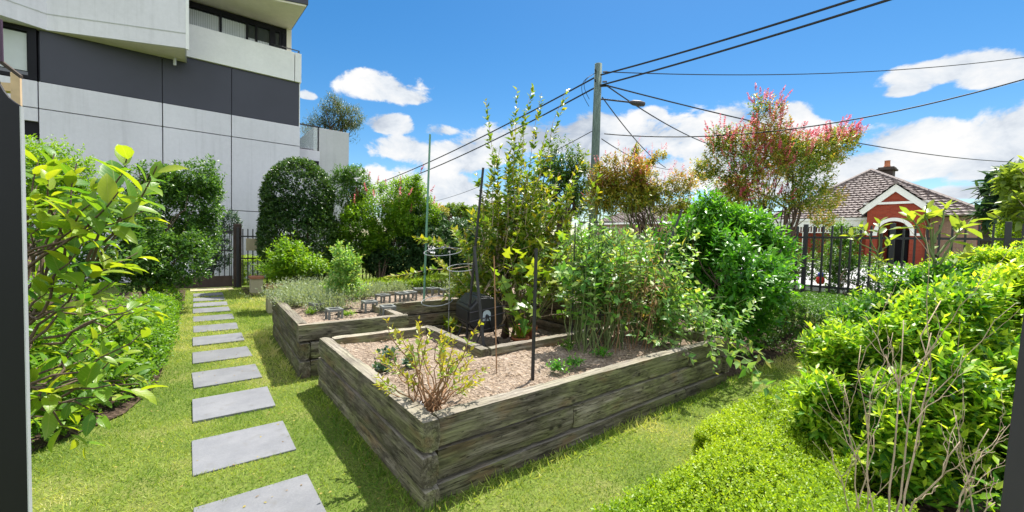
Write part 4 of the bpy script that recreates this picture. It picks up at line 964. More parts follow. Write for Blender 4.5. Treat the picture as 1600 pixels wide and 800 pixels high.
# compost tumbler
cp = G(752, 545, .0); cp = np.array([3.12, 4.68, .0]); ax_ = nrmz(np.array([-.22, -1, 0])); sd_ = np.array([-ax_[1], ax_[0], 0]); cz = .6; Rr = .25
ct = empty('compost_tumbler', cp, 'black eight sided compost tumbler with pale arched badge, in the sunken middle', 'composter')
oc = [cp+sd_*Rr*math.cos(a)+np.array([0, 0, cz+Rr*math.sin(a)]) for a in np.arange(8)*math.pi/4+math.pi/8]
MB().prism([p+ax_*.3 for p in oc], -ax_*.6).build('drum', M['composter'], ct, bevel=.012)
mb = MB()
for i in range(8): a, b = oc[i], oc[(i+1) % 8]; c = (a+b)/2; o_ = nrmz(c-(cp+[0, 0, cz])); mb.prism([a*.8+b*.2+ax_*.24, a*.2+b*.8+ax_*.24, a*.2+b*.8-ax_*.24, a*.8+b*.2-ax_*.24], o_*.014)
mb.build('ribs', M['composter'], ct, bevel=.004)
fc = cp+ax_*.302+[0, 0, cz]
st = [fc+sd_*s*.055+np.array([0, 0, z]) for s, z in [(-1, -.07), (1, -.07), (1, .02)]]+[fc+sd_*.055*math.cos(a)+np.array([0, 0, .02+.055*math.sin(a)]) for a in np.linspace(.3, math.pi-.3, 8)]+[fc-sd_*.055+np.array([0, 0, .02])]
bdg = MB().prism(st, ax_*.004).build('badge', M['sticker'], ct)
st2 = [fc+ax_*.005+sd_*.022*math.cos(a)+np.array([0, 0, -.01+.03*math.sin(a)]) for a in np.linspace(0, 2*math.pi, 14)[:-1]]; MB().prism(st2, ax_*.003).build('emblem', M['greypost'], bdg)
mb = MB()
for s in (-1, 1):
    c0 = cp+ax_*.34*s; mb.tube([c0+sd_*.26+[0, 0, 0], c0+[0, 0, cz], c0-sd_*.26+[0, 0, 0]], .016, 8)
mb.tube([cp+ax_*.34+[0, 0, cz], cp-ax_*.34+[0, 0, cz]], .016, 8); mb.build('stand', M['black'], ct)
mb = MB()
for z, q in ((-.02, .1), (.1, .02), (-.17, .05)): mb.tube([fc+sd_*(-.24)+ax_*.012+[0, 0, z-.05], fc+sd_*.26+ax_*.012+[0, 0, z+.02+q*.3]], .008, 6)
mb.build('bars', M['greypost'], ct)
# stakes
def stake(label, pa, pb, rad, mat, name='garden_stake', k=10): tag(MB().tube([pa, (np.array(pa)+pb)/2, pb], [rad, rad, rad*.9], k).build(name, M[mat], smooth=False), label, 'stake')
b0 = G(832, 597, .40); t0 = b0.copy(); t0[2] = AD(833, 388, float((b0-CAM)@FW))[2]
stake('short thick upright black stake in the front bed mulch', b0, t0, .0155, 'black')
b1 = G(757, 556, .40); d1 = float((b1-CAM)@FW); stake('thick black stake leaning beside the compost tumbler', b1, AD(741, 385, d1+.1), .017, 'black')
b2 = G(729, 527, .30); stake('long thin black stake crossing behind the thicker one', b2, AD(755, 262, float((b2-CAM)@FW)-.3), .017, 'black')
b3 = np.array([2.55, 4.9, 0]); stake('tall thin pale green stake left of centre', G(661, 505, .2), AD(672, 210, float((G(661, 505, .2)-CAM)@FW)), .018, 'greenstake')
stake('black stake leaning right among the tomato plants', AD(1012, 470, 5.2), AD(1066, 327, 5.4), .016, 'black')
hc = AD(700, 440, 5.6); mb = MB()
for (x, y, rx, D) in ((692, 393, 29, 5.8), (722, 418, 23, 5.4), (683, 470, 24, 5.9)):
    c = AD(x, y, D); R0 = rx/FPX*D; mb.tube([c+np.array([R0*math.cos(t), R0*math.sin(t), .0]) for t in np.linspace(0, 6.28, 28)] if 0 else [c+np.array([R0*math.cos(t), R0*math.sin(t), R0*.2*math.sin(t+1)]) for t in np.linspace(0, 6.28, 28)], .005, 5)
c = AD(703, 400, 5.7); mb.tube([c+[0, 0, .08], [c[0], c[1], .03]], .005, 5)
tag(mb.build('wire_support', M['silverwire']), 'pale wire rings of a plant support between green and black stakes', 'plant support')
tr = empty('trellis', AD(925, 520, 4.9), 'thin black metal trellis frame among the tomato plants', 'trellis')
mb = MB()
tb_ = G(899, 522, .42); D_t = 4.5
for x0_, ya, yb in ((899, 348, 522), (922, 347, 520), (943, 348, 515)): a = AD(x0_, ya, D_t); MB().tube([a, [a[0], a[1], .4]], .0065, 6).build('upright', M['black'], tr)
for xa, xb, y in ((906, 962, 347), (896, 945, 417), (896, 945, 492)): MB().tube([AD(xa, y, D_t-.01), AD(xb, y, D_t-.01)], .008, 6).build('crossbar', M['black'], tr)
# tomatoes, beans
z_ = .43
def tomato(label, base, blobs, n, mat, seed, leaf=(.075, .036), **kw):
    return plant("tomato_plant", label, "tomato plant", base, blobs, int(n*.62), leaf, mat, .34, 9, seed=seed, gap=-.25, gf=6.5, lumps=.3, shell=.15, core=-1, upw=.75, droop=.3, bark='greenstem', trunk=.009, stems=5, limbs=22, group='tomato plants in the front bed', zmin=.2, **kw)
def tangle(name, label, cat, xr, yr, n, hf, seed, mat, k, leaf, bark, tint, div=70, droop=.5, r0=.006, lean=.35, over=0, group=None, first=.15, tmpl=T2, young=.15, up=.5):
    r = np.random.default_rng(seed); sh = []
    for i in range(n):
        x, y = xr[0]+(xr[1]-xr[0])*r.random(), yr[0]+(yr[1]-yr[0])*r.random(); h = hf(x, y)*(.5+.6*r.random())
        b = np.array([x, y, .42]); t = b+np.array([r.normal()*lean*.6, r.normal()*lean*.6, h])
        if r.random() < over: t = np.array([x+.3*r.normal(), 2.0-.12*r.random(), .28+.35*r.random()]); b = np.array([x, min(y, 2.5), .6+.4*r.random()])
        sh.append((b, t, max(4, int(k*np.linalg.norm(t-b))), .7+.6*r.random()))
        if r.random() < .7:
            m_ = b+(t-b)*(.4+.4*r.random()); e = m_+np.array([r.normal()*.22, r.normal()*.2-.04, .05+.12*r.normal()]); sh.append((m_, e, max(4, int(k*1.3*np.linalg.norm(e-m_))), .8+.5*r.random()))
    return shootplant(name, label, cat, ((xr[0]+xr[1])/2, (yr[0]+yr[1])/2, .43), sh, leaf, mat, k, seed, tmpl=tmpl, bark=bark, r0=r0, first=first, div=div, droop=droop, tint=tint, young=young, up=up, amp=.03, group=group)
TG = 'tomato plants in the front bed'
tangle('tomato_plant', 'pale green tomato plant sprawling over the front sleeper at the right end of the bed', 'tomato plant', (4.1, 5.0), (2.3, 3.2), 64, lambda x, y: .62+.35*(y-2.3), 51, 'tomato', 24, (.095, .05), 'greenstem', (.42, .4), over=.2, group=TG)
tangle('tomato_plant', 'tall tangled tomato plant left of the leaning black stake', 'tomato plant', (3.75, 4.8), (2.75, 3.3), 60, lambda x, y: 1.5, 52, 'tomato', 20, (.095, .05), 'greenstem', (.45, .45), group=TG)
tangle('tomato_plant', 'leafy tomato plant on the thin black trellis', 'tomato plant', (3.25, 3.8), (2.75, 3.25), 60, lambda x, y: 1.6, 53, 'tomato', 18, (.1, .052), 'greenstem', (.35, .4), group=TG, lean=.25)
tangle('bean_plant', 'dry brown bean stalks between the trellis and the tomatoes', 'plant', (3.5, 4.3), (2.6, 3.0), 30, lambda x, y: 1.45, 54, 'dry', 11, (.075, .02), 'twig', (.5, .5), div=130, droop=.4, lean=.16, r0=.004)
tangle('bean_plant', 'dry brown heap of dead stalks under the leaning black stake', 'plant', (4.4, 4.75), (2.8, 3.1), 26, lambda x, y: .95, 55, 'dry', 12, (.07, .02), 'twig', (.5, .5), div=130, droop=.4, lean=.2, r0=.004)
plant('boundary_shrub', 'mid green shrubbery along the grey paling fence behind the tomatoes', 'shrub', (8.8, 7.0, 0), [(8.9, 5.6, .9, .7, .8, .95), (8.9, 6.9, 1.0, .7, .9, 1.0), (9.0, 8.4, .95, .7, .9, .95), (8.9, 9.8, .9, .7, .9, .9), (8.4, 11.0, .8, .9, .7, .8)], 3600, (.085, .045), 'mid', .28, 7, seed=62, gap=-.5, trunk=.04, limbs=20, stems=4, tint=(.45, .4))
c0 = G(776, 582, .42); tag(MB().tube([c0, AD(772, 400, float((c0-CAM)@FW)+.05)], .006, 6).build('garden_cane', M['twig']), 'thin brown cane standing in the front bed between black stakes', 'cane')
# right ----------------------------------------------------------
plant('citrus_tree', 'large glossy bright green shrub at the right end of the front bed', 'tree', (6.45, 2.95, 0),
      [bl(1130, 420, 6.3, 75, 65), bl(1085, 390, 6.6, 50, 45), bl(1145, 360, 6.6, 36, 40), bl(1178, 430, 6.3, 40, 46), bl(1120, 480, 6.0, 62, 48), bl(1060, 430, 6.6, 45, 50), bl(1160, 490, 5.9, 30, 34), bl(1205, 395, 6.4, 30, 28), bl(1105, 338, 6.7, 22, 30), bl(1160, 335, 6.7, 20, 22), bl(1190, 355, 6.6, 18, 22)],
      2050, (.125, .052), 'bright', .42, 9, seed=55, lumps=.35, shell=.25, gap=-.2, tint=(.52, .35), young=.35, trunk=.045, limbs=18)
hedge('clipped_hedge', 'low dark sided clipped hedge with sunny top in front of the blade fence', [(7.0, 1.75, 9.5, 2.75, .72)], 5200, (.04, .024), 'mid', .09, 6, seed=56, tint=(.35, .3))
hedge('box_hedge', 'bright yellow green box hedge in the near foreground right of the lawn', [(1.1, .3, 2.9, 1.26, .3), (2.86, .62, 4.95, 1.46, .3)], 21000, (.024, .0135), 'hedge', .085, 8, seed=57, upw=.75, rough=.03, tint=(.45, .3), young=.45)
def duranta(label, base, blobs, n, seed, leaf=(.088, .034), mat='yellow', **kw):
    plant('golden_shrub', label, 'shrub', base, blobs, int(n*.85), leaf, mat, .26, 9, seed=seed, gap=-.35, gf=8, shell=.4, lumps=.25, tint=(.36, .45), young=.55, up=.65, upw=.8, group='golden green shrubs on the right', trunk=.02, stems=4, limbs=20, toptint=.5, **kw)
duranta('golden green shrub in front at right, behind the bare twigs', (3.75, .25, 0), [bl(1335, 578, 3.2, 55, 52), bl(1400, 560, 3.0, 75, 75), bl(1470, 520, 3.0, 70, 65), bl(1380, 660, 2.7, 80, 80), bl(1490, 640, 2.6, 85, 85), bl(1300, 640, 2.9, 45, 50)], 3300, 58)
duranta('golden green shrub at the far right edge, beside the leaning post', (3.4, -.6, 0), [bl(1560, 560, 2.7, 80, 80), bl(1600, 480, 3.0, 75, 65), bl(1540, 700, 2.3, 90, 90), bl(1640, 600, 2.6, 80, 90)], 2500, 59)
duranta('golden green shrub in the middle of the right hand bank', (5.2, .2, 0), [bl(1390, 500, 4.4, 60, 42), bl(1450, 480, 4.3, 65, 45), bl(1385, 520, 4.2, 38, 36), bl(1520, 470, 4.2, 62, 45)], 2600, 60)
duranta('golden green shrub at the back of the right hand bank below the fence', (6.6, .2, 0), [bl(1440, 455, 5.8, 50, 32), bl(1500, 440, 5.7, 55, 36), bl(1560, 430, 5.6, 55, 40), bl(1610, 430, 5.4, 45, 45), bl(1390, 480, 5.6, 42, 28)], 2400, 61)
# bare twigs
def twigplant(label, base, tops, seed, rad=.008):
    r = np.random.default_rng(seed); mb = MB()
    def br(a, b, rad, lev):
        p = wiggle(a, b, 7, .012*np.linalg.norm(b-a)+.0015, r); mb.tube(p, np.linspace(rad, rad*.45, 7), 6)
        if lev == 0: return
        for q in range(3 if lev == 2 else 2):
            i = r.integers(2, 6); d = nrmz(b-a); o = nrmz(np.cross(d, r.normal(size=3))); ln = np.linalg.norm(b-a)*(.22+.3*r.random()); e = p[i]+(d*.85+o*.5+np.array([0, 0, .2]))*ln; br(p[i], e, rad*.55, lev-1)
    for t in tops: br(np.array(base)+r.normal(size=3)*[.03, .03, 0], np.array(t), rad*.52, 2)
    root = empty('bare_shrub', base, label, 'shrub', 'leafless shrubs on the right'); mb.build('stem', M['palebark'], root, True)
twigplant('leafless twiggy shrub with the tallest pale stems, middle of the three bare ones', AD(1400, 830, 1.85), [AD(1412, 500, 2.0), AD(1470, 470, 2.1), AD(1455, 520, 1.9), AD(1500, 690, 1.7)], 1, .009)
twigplant('leafless twiggy shrub at the left of the three bare ones', AD(1345, 840, 2.0), [AD(1318, 600, 2.1), AD(1345, 540, 2.2), AD(1372, 580, 2.0), AD(1300, 700, 1.9), AD(1365, 680, 2)], 2, .007)
twigplant('leafless twiggy shrub at the right, next to the leaning post', AD(1485, 840, 1.7), [AD(1490, 640, 1.8), AD(1545, 670, 1.7), AD(1520, 745, 1.6), AD(1555, 785, 1.6)], 3, .007)
# saplings above the bank
sb = AD(1462, 470, 4.6); sb0 = np.array([sb[0], sb[1], 0])
shootplant('sapling', 'sapling with large drooping light green leaves standing above the right hand shrubs', 'sapling', sb0, [(sb0, AD(1458, 345, 4.5), 3), (AD(1462, 430, 4.5), AD(1448, 320, 4.5), 8), (AD(1462, 420, 4.5), AD(1500, 350, 4.4), 7), (AD(1462, 410, 4.5), AD(1420, 330, 4.6), 6), (AD(1462, 440, 4.5), AD(1510, 395, 4.4), 6), (AD(1460, 380, 4.5), AD(1480, 318, 4.6), 7), (AD(1462, 400, 4.5), AD(1520, 340, 4.5), 5)],
           (.2, .085), 'broad', 6, 71, bark='greenstem', r0=.016, first=.5, div=65, droop=.3, tint=(.5, .35))
sb = AD(1372, 470, 4.8); sb0 = np.array([sb[0], sb[1], 0])
shootplant('sapling', 'low leafy sapling shoot in front of the porch of the brick house', 'sapling', sb0, [(sb0, AD(1372, 390, 4.8), 2), (AD(1372, 400, 4.8), AD(1345, 350, 4.8), 6), (AD(1372, 400, 4.8), AD(1375, 345, 4.8), 6), (AD(1372, 400, 4.8), AD(1325, 365, 4.8), 5), (AD(1372, 410, 4.8), AD(1392, 370, 4.8), 5), (AD(1372, 420, 4.8), AD(1378, 408, 4.7), 4)],
           (.15, .065), 'broad', 5, 72, bark='greenstem', r0=.009, first=.45, div=62, droop=.25, tint=(.55, .35))
plant('fence_shrub', 'dark green climber growing through the blade fence in front of the house', 'shrub', (10.3, 2.4, 0), [bl(1340, 440, 8.9, 38, 42), bl(1315, 400, 9.1, 22, 45), bl(1320, 365, 9.2, 18, 18), bl(1370, 455, 8.6, 32, 30)], 1500, (.06, .034), 'mid', .18, 7, seed=73, gap=-.5, trunk=.02)
plant('garden_bush', 'low bush on the house side of the fence under the pink tree', 'bush', (14.5, 4.9, 0), [bl(1250, 415, 13, 45, 22), bl(1300, 395, 14, 30, 32), bl(1225, 400, 14, 30, 26)], 1000, (.09, .05), 'treegreen', .25, 6, seed=74, trunk=.03)
plant('umbrella_tree', 'umbrella tree with big dark drooping leaves at the far right edge', 'tree', (11.2, -1.2, 0), [bl(1580, 290, 9.5, 30, 28), bl(1568, 330, 9.3, 22, 26), bl(1610, 310, 9.0, 34, 42)], 160, (.42, .11), 'blue', .3, 7, seed=75, tmpl=T6, div=80, droop=.3, trunk=.06, upw=.6, tint=(.45, .4))
plant('banana_shrub', 'bright green large leaved shrub top at the far right edge', 'shrub', (9.2, -1.0, 0), [bl(1590, 280, 8, 16, 30), bl(1592, 330, 7.8, 16, 24)], 70, (.25, .1), 'broad', .3, 6, seed=77, tmpl=T6, div=70, droop=.35, trunk=.03)
plant('golden_bush', 'yellow green bush under the umbrella tree at the far right', 'bush', (9.3, -.3, 0), [bl(1585, 365, 8, 26, 22), bl(1575, 395, 7.8, 24, 25)], 500, (.06, .035), 'hedge', .16, 6, seed=76)
ob = AD(1282, 434, 9.3)
gn = empty('garden_ornament', ob, 'tiny red and blue ornament behind the bars of the blade fence', 'ornament')
MB().lathe(ob+[0, 0, -.14], [(0, 0), (.06, .0), (.085, .06), (.075, .14), (.04, .17), (0, .17)], 14).build('body', simple('red_paint', (.55, .04, .03), .5), gn, True)
MB().lathe(ob+[0, 0, .025], [(.05, 0), (.06, .04), (.045, .09), (0, .1)], 14).build('cap', simple('blue_paint', (.05, .07, .3), .5), gn, True)
MB().tube([ob+[0, 0, -.12], [ob[0], ob[1], 0]], .02, 6).build('support', M['black'], gn)
# trees beyond
def limbtree(name, label, base, blobs, n, leaf, mat, seed, bark='bark', trunk=.12, sl=.4, k=8, gap=-.35, gf=2.6, flowers=None, stems=5, limbs=30, tint=(.45, .4), **kw):
    return plant(name, label, 'tree', base, blobs, n, leaf, mat, sl, k, seed=seed, gap=gap, gf=gf, bark=bark, trunk=trunk, stems=stems, limbs=limbs, tint=tint, extra=flowers, core=.3, shell=.35, upw=.9, group='trees beyond the fence', toptint=.3, **kw)
b = AD(1215, 385, 16); limbtree('crepe_myrtle_tree', 'spreading tree with pink flower heads and orange tinted leaves in front of the brick house', (b[0], b[1], float(terrain_z(b[0], 0))),
    [bl(1195, 250, 16, 62, 62), bl(1150, 260, 16, 48, 50), bl(1245, 260, 16, 50, 52), bl(1195, 190, 16, 26, 40), bl(1285, 235, 16, 42, 30), bl(1315, 215, 16, 26, 16), bl(1125, 215, 16, 22, 25), bl(1100, 265, 16, 24, 16), bl(1140, 310, 16, 30, 22), bl(1265, 310, 16, 40, 25), bl(1205, 310, 16, 40, 20), bl(1235, 205, 16, 26, 26), bl(1285, 345, 16, 22, 12)],
    3900, (.13, .065), 'myrtle', 81, trunk=.07, flowers=pinktips(.12, 28, .42, 3.0, .065), gap=-.3)
b = AD(1010, 390, 15); limbtree('crepe_myrtle_tree', 'olive and orange leaved tree just right of the power pole', (b[0], b[1], float(terrain_z(b[0], 0))),
    [bl(970, 275, 15, 42, 35), bl(1015, 280, 15, 46, 36), bl(1058, 295, 15, 42, 28), bl(1090, 318, 15, 26, 18), bl(945, 310, 15, 26, 26), bl(985, 305, 15, 38, 28), bl(955, 290, 15, 24, 28), bl(1030, 255, 15, 16, 14), bl(985, 245, 15, 14, 16), bl(1080, 305, 15, 20, 18), bl(1050, 325, 15, 30, 18), bl(965, 255, 15, 16, 18)],
    3000, (.12, .06), 'bronze', 82, trunk=.07, flowers=pinktips(.06, 12, .3, 1.4, .05), gap=-.3)
b = AD(880, 385, 20); limbtree('broadleaf_tree', 'round green tree behind the tall fruit tree, left of the power pole', (b[0], b[1], .4), [bl(880, 260, 20, 38, 34), bl(855, 285, 20, 35, 35), bl(905, 285, 20, 28, 36), bl(840, 310, 20, 30, 30), bl(885, 320, 20, 40, 30)], 1900, (.14, .08), 'treegreen', 83, trunk=.2, stems=1, limbs=24)
b = AD(655, 380, 30); limbtree('broadleaf_tree', 'brownish distant tree just left of the green stake', (b[0], b[1], .4), [bl(650, 312, 30, 20, 16), bl(628, 320, 30, 18, 14), bl(680, 330, 30, 20, 10)], 500, (.2, .1), 'bronze', 84, trunk=.2, stems=1, limbs=16)
b = AD(715, 370, 45); limbtree('broadleaf_tree', 'far green tree on the skyline behind the black stakes', (b[0], b[1], .5), [bl(715, 330, 45, 30, 10), bl(745, 335, 45, 25, 10), bl(690, 338, 45, 20, 10)], 600, (.4, .2), 'treegreen', 85, trunk=.3, stems=1, limbs=14)
rt2 = AD(525, 215, 20); limbtree('rooftop_tree', 'feathery grey green tree growing on the terrace of the apartment block', (rt2[0], rt2[1], 5.0), [bl(525, 185, 20, 28, 30), bl(550, 185, 20, 20, 22), bl(500, 200, 20, 22, 20), bl(545, 207, 20, 20, 16), bl(520, 165, 20, 14, 14), bl(485, 205, 20, 14, 12)], 850, (.2, .03), 'roof', 86, trunk=.08, stems=4, limbs=36, sl=.5, gap=-.3, gf=2.2)
for i, (x, y, w, t) in enumerate([(1560, 372, 40, 'distant dark tree behind the timber fence at far right'), (1145, 372, 40, 'distant tree behind the citrus shrub'), (790, 350, 60, 'distant tree hidden behind the tall fruit tree')]):
    b = AD(x, 385, 50); limbtree('broadleaf_tree', t, (b[0], b[1], .5), [bl(x, y-14, 50, w, 18), bl(x-w*.6, y-6, 50, w*.5, 12), bl(x+w*.6, y-8, 50, w*.5, 14)], 500, (.5, .26), 'treegreen', 90+i, trunk=.3, stems=1, limbs=14)

# stone benches
def bench(label, x0, x1, y0, y1, h):
    b = empty('garden_bench', ((x0+x1)/2, (y0+y1)/2, 0), label, 'bench', 'stone benches with timber tops')
    MB().box((x0+.02, y0+.03, 0), (x1-.02, y1-.03, h-.07)).build('pedestal', M['sandstone'], b, bevel=.012)
    MB().box((x0, y0, h-.068), (x1, y1, h)).build('seat', M['redtimber'], b, bevel=.008)
bench('small sandstone block seat with red timber top near the gate fence', 1.24, 1.56, 12.7, 13.1, .45)
bench('sandstone bench with red timber top right behind the rear garden bed', 1.2, 1.78, 9.35, 9.75, .57)

# grass --------------------------------------------------------------
def grass():
    r = np.random.default_rng(77); A = []
    def area(x0, x1, y0, y1, dens, s): n = int((x1-x0)*(y1-y0)*dens); A.append(np.stack([x0+(x1-x0)*r.random(n), y0+(y1-y0)*r.random(n), np.full(n, s)], 1))
    area(-1.5, 1.1, 1.9, 4.5, 5200, 1.0); area(-1.2, 1.25, 4.5, 7.5, 3200, 1.15); area(-.6, 1.3, 7.5, 11, 1800, 1.4); area(-.4, 3.5, 11, 14.2, 700, 1.8)
    area(1.0, 3.2, 1.3, 2.15, 5200, 1.0); area(3.2, 7.2, 1.3, 2.6, 3600, 1.05); area(3.2, 7, 8.6, 11.5, 400, 1.8)
    P = np.concatenate(A); x, y, s = P.T
    ok = ~((x > .0+.0055*np.maximum(0, y-3)-.012+.02*r.random(len(x))) & (x < .615+.012*np.sin(y*37)+.0055*np.maximum(0, y-3)) & _onslab(y))
    edge = np.interp(y, [4.2, 4.4, 4.8, 5.5, 7.4, 12], [-9, -.95, -.5, -.3, -.22, -.12]); ok &= (x > edge) | (y < 4.25)
    ok &= ~((x > 1.05) & (y > 2.15) & (y < 4.65) & (x < 4.98)) & ~((x > .94) & (x < 6.5) & (y > 4.95) & (y < 7.36)) & ~((x > 5.2) & (y > 2.2) & (y < 6)) & ~((x > 1.3) & (y > 7.3) & (y < 10.2) & (x < 4.4))
    P, s = P[ok], s[ok]; n = len(P); z = .004*lump(np.stack([P[:, 0], P[:, 1], 0*P[:, 0]], 1), 1.6, 4)-.002
    B = np.stack([P[:, 0], P[:, 1], z], 1); D = nrmz(r.normal(size=(n, 3))*[.62, .62, .1]+[0, 0, .75]); q = B*[1, 1, 0]
    wear = lump(q, 2.4, 12)
    xx, yy = P[:, 0], P[:, 1]; edge = (((yy > 1.99) & (yy < 2.16) & (xx > 1.0)) | ((xx > .93) & (xx < 1.06) & (yy > 2.1) & (yy < 4.65)) | ((xx > .82) & (xx < .95) & (yy > 4.9))) & (r.random(n) > .55)
    s = np.where(edge, s*(1.3+1.3*r.random(n)), s)
    leafmesh('grass', B, D, r.normal(size=(n, 3)), s*(.024+.018*r.random(n))*(1+.15*wear), np.minimum(s, 1.9)*.0042, .42+.2*r.normal(size=n)+.24*wear+.16*lump(q, 9, 15), L['grass'], None, TBL)
    o = bpy.data.objects['grass']; o['kind'] = 'stuff'
def _onslab(y):
    m_ = np.zeros(len(y), bool)
    for k in range(12):
        y0 = 2.34+.958*k if k < 8 else 2.34+.958*8+(k-8)*.86
        if k >= 8: y0 = 2.34+.958*8+(k-8)*.86
        m_ |= (y > y0-.008+.03*np.abs(np.sin(y*913.7))) & (y < y0+.575-.035*np.abs(np.sin(y*517.3)))
    return m_
grass()
# fallen leaves and straw on the mulch of the front bed
r = np.random.default_rng(9); n = 2600; B = np.stack([1.17+3.7*r.random(n), 2.27+1.0*r.random(n), np.full(n, .445)], 1); B[:500, 0] = 1.17+1.05*r.random(500); B[:500, 1] = 3.3+1.2*r.random(500)
B[:, 2] = .425+.018*lump(B*[1, 1, 0], 5, 3)+.008
leafmesh('mulch_straw', B, r.normal(size=(n, 3))*[1, 1, .15], np.array([0, 0, 1])+r.normal(size=(n, 3))*.3, .02+.03*r.random(n), .004+.008*r.random(n), r.random(n), leafmat('straw', [(.15, .1, .06), (.35, .26, .18), (.5, .4, .3)], .1, rough=.8, spec=.1), None, T2)['kind'] = 'stuff'

r = np.random.default_rng(19); n = 420; B = np.stack([-.9+2.2*r.random(n), 1.9+10*r.random(n)**1.6, np.full(n, .022)], 1); B = B[(B[:, 0] > -.25-.15*(B[:, 1] < 5)) & ((B[:, 0] < .95) | (B[:, 1] < 2.1))]; n = len(B)
q = r.random(n); B[:, 2] = np.where((B[:, 0] > 0) & (B[:, 0] < .61), .019, .03)
leafmesh('leaf_litter', B, r.normal(size=(n, 3))*[1, 1, .08], np.array([0, 0, 1])+r.normal(size=(n, 3))*.25, .012+.022*r.random(n), .006+.01*r.random(n), q, leafmat('litter', [(.12, .07, .03), (.3, .2, .08), (.35, .33, .08)], .2, rough=.8, spec=.1), None, T2)['kind'] = 'stuff'
# ------------------------------------------------------------------ light and sky
SUN_EL, SUN_AZ = R_(63), math.atan2(.91, .41)
sd = Vector((math.cos(SUN_EL)*math.sin(SUN_AZ), math.cos(SUN_EL)*math.cos(SUN_AZ), math.sin(SUN_EL)))
sun = bpy.data.lights.new('sun', 'SUN'); so = bpy.data.objects.new('sun', sun); COL.objects.link(so)
sun.energy = 5.0; sun.angle = R_(.55); sun.color = (1, .95, .87); so.rotation_euler = sd.to_track_quat('Z', 'Y').to_euler(); so.location = (0, 0, 40)
world = bpy.data.worlds.new('World'); scene.world = world; world.use_nodes = True
W = NT.__new__(NT); W.m = world; W.t = world.node_tree; W.out = W.t.nodes['World Output']; bg = W.t.nodes['Background']; W.p = bg
sky = W.n('TexSky'); sky.sky_type = 'NISHITA'; sky.sun_disc = False; sky.sun_elevation = SUN_EL; sky.sun_rotation = SUN_AZ; sky.air_density = 1.0; sky.dust_density = .3; sky.ozone_density = 2.0; sky.altitude = 200
hsv = W.n('HueSaturation'); hsv.inputs['Saturation'].default_value = 1.38; hsv.inputs['Hue'].default_value = .497; hsv.inputs['Value'].default_value = 1.0; W.l(sky.outputs[0], hsv.inputs['Color'])
W.l(hsv.outputs[0], bg.inputs[0]); bg.inputs[1].default_value = .073
tc = W.n('TexCoord'); gen = tc.outputs['Generated']
def vdot(v): 
    q = W.n('VectorMath'); q.operation = 'DOT_PRODUCT'; W.l(gen, q.inputs[0]); q.inputs[1].default_value = tuple(v); return q.outputs['Value']
CL = [(605, 142, 66, 30), (575, 128, 30, 18), (640, 152, 36, 16), (608, 196, 42, 20), (480, 150, 16, 9), (690, 205, 34, 13), (640, 238, 62, 26), (700, 250, 70, 34), (760, 235, 70, 40), (600, 290, 70, 24), (700, 310, 110, 24), 
      (850, 220, 60, 36), (960, 235, 80, 45), (1050, 215, 110, 46), (1130, 200, 80, 34), (1210, 190, 60, 26), (1040, 275, 150, 36), (1200, 290, 120, 30), (1020, 180, 30, 14),
      (1480, 112, 100, 26), (1560, 118, 70, 24), (1420, 140, 40, 14), (1470, 235, 150, 36), (1570, 205, 80, 42), (1380, 260, 110, 36), (1540, 300, 120, 16), (1290, 270, 80, 30), (930, 205, 60, 30), (1130, 240, 110, 50), (1420, 215, 90, 30), (1540, 255, 120, 45), (660, 300, 120, 40), (1250, 235, 80, 45), (1650, 180, 80, 60)]
acc = None
for (x, y, rx, ry) in CL:
    c = nrmz(ray(x, y)); rr_ = nrmz(np.cross(c, [0, 0, 1.])); uu = np.cross(rr_, c)
    if rr_ @ RT < 0: rr_ = -rr_
    sa = math.acos(min(1, nrmz(ray(x+rx, y)) @ c)); se = math.acos(min(1, nrmz(ray(x, y-ry)) @ c))
    A_ = W.math('MULTIPLY', vdot(rr_), 1/math.tan(sa)); Bq = W.math('MULTIPLY', vdot(uu), 1/math.tan(se))
    Bm = W.math('MINIMUM', W.math('MULTIPLY', Bq, 1.0), W.math('MULTIPLY', Bq, .0)); Bq = W.math('ADD', Bq, W.math('MULTIPLY', Bm, .45))
    e2 = W.math('ADD', W.math('MULTIPLY', A_, A_), W.math('MULTIPLY', Bq, Bq))
    v = W.math('SUBTRACT', 1.0, e2); front = W.math('GREATER_THAN', vdot(c), 0); v = W.math('SUBTRACT', v, W.math('MULTIPLY', W.math('SUBTRACT', 1.0, front), 9.0))
    v = W.math('MAXIMUM', v, -1.5)
    acc = v if acc is None else W.math('SMOOTH_MAX', acc, v)
    if acc is not v: acc.node.inputs[2].default_value = .35
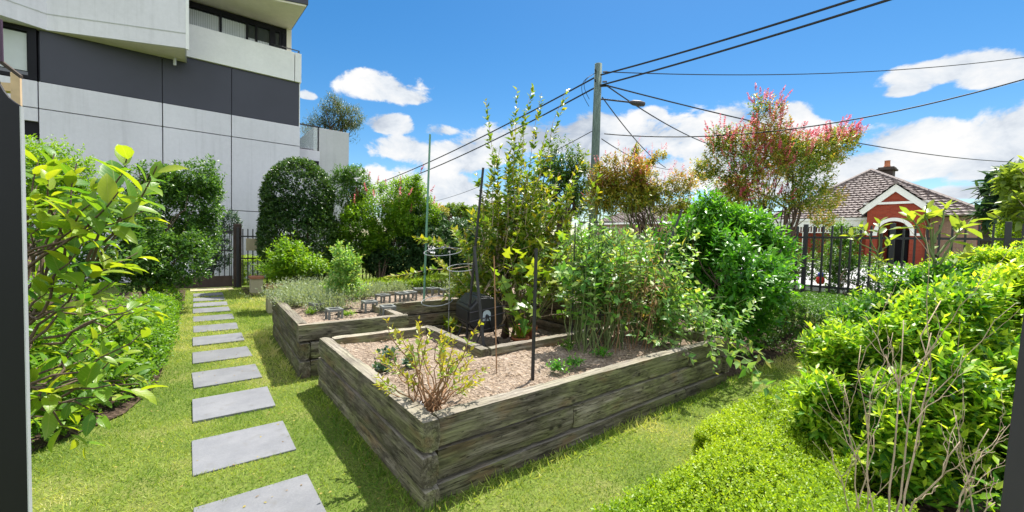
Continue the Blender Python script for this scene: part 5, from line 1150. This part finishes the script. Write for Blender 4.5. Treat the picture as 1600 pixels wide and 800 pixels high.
mp = W.n('Mapping'); mp.inputs['Scale'].default_value = (1, 1, 1.7); W.l(gen, mp.inputs[0])
f1 = W.noise(mp.outputs[0], 9, 9, .62, .3); f2 = W.noise(mp.outputs[0], 4, 3, .5)
dens = W.math('ADD', W.math('ADD', W.math('MULTIPLY', acc, .95), .22), W.math('MULTIPLY', W.math('SUBTRACT', f1, .5), 4.2))
al = W.ramp(dens, [(-.0, (0, 0, 0)), (.62, (1, 1, 1))], 'EASE')
# unseen bright cloud cover added behind the camera to fill shaded faces
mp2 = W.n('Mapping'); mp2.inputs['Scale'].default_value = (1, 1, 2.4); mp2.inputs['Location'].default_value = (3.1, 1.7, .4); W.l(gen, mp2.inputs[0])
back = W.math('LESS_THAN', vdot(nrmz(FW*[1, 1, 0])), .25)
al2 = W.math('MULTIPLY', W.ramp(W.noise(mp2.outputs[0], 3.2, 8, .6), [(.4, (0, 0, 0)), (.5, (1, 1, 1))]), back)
sep = W.n('SeparateColor'); W.l(al, sep.inputs[0])
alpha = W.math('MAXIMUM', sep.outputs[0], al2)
shade = W.ramp(W.math('ADD', W.math('MULTIPLY', f2, .5), W.math('MULTIPLY', f1, .5)), [(.4, (.5, .57, .68)), (.5, (.82, .87, .93)), (.57, (1, 1, 1))])
cb = W.n('Background'); W.l(shade, cb.inputs[0]); W.l(W.math('ADD', .485, W.math('MULTIPLY', back, .55)), cb.inputs[1])  # clouds behind the camera made brighter, as added fill light
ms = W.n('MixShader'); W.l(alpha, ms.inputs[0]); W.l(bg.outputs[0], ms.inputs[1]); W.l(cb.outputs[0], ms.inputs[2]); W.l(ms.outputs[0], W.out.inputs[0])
vs = scene.view_settings; vs.view_transform = 'Standard'; vs.look = 'None'; vs.exposure = 1.05; vs.gamma = 1; vs.use_curve_mapping = False
cy_ = scene.cycles; cy_.max_bounces = 10; cy_.diffuse_bounces = 4; cy_.transmission_bounces = 6; cy_.use_denoising = True; cy_.caustics_reflective = False; cy_.caustics_refractive = False; cy_.sample_clamp_indirect = 8
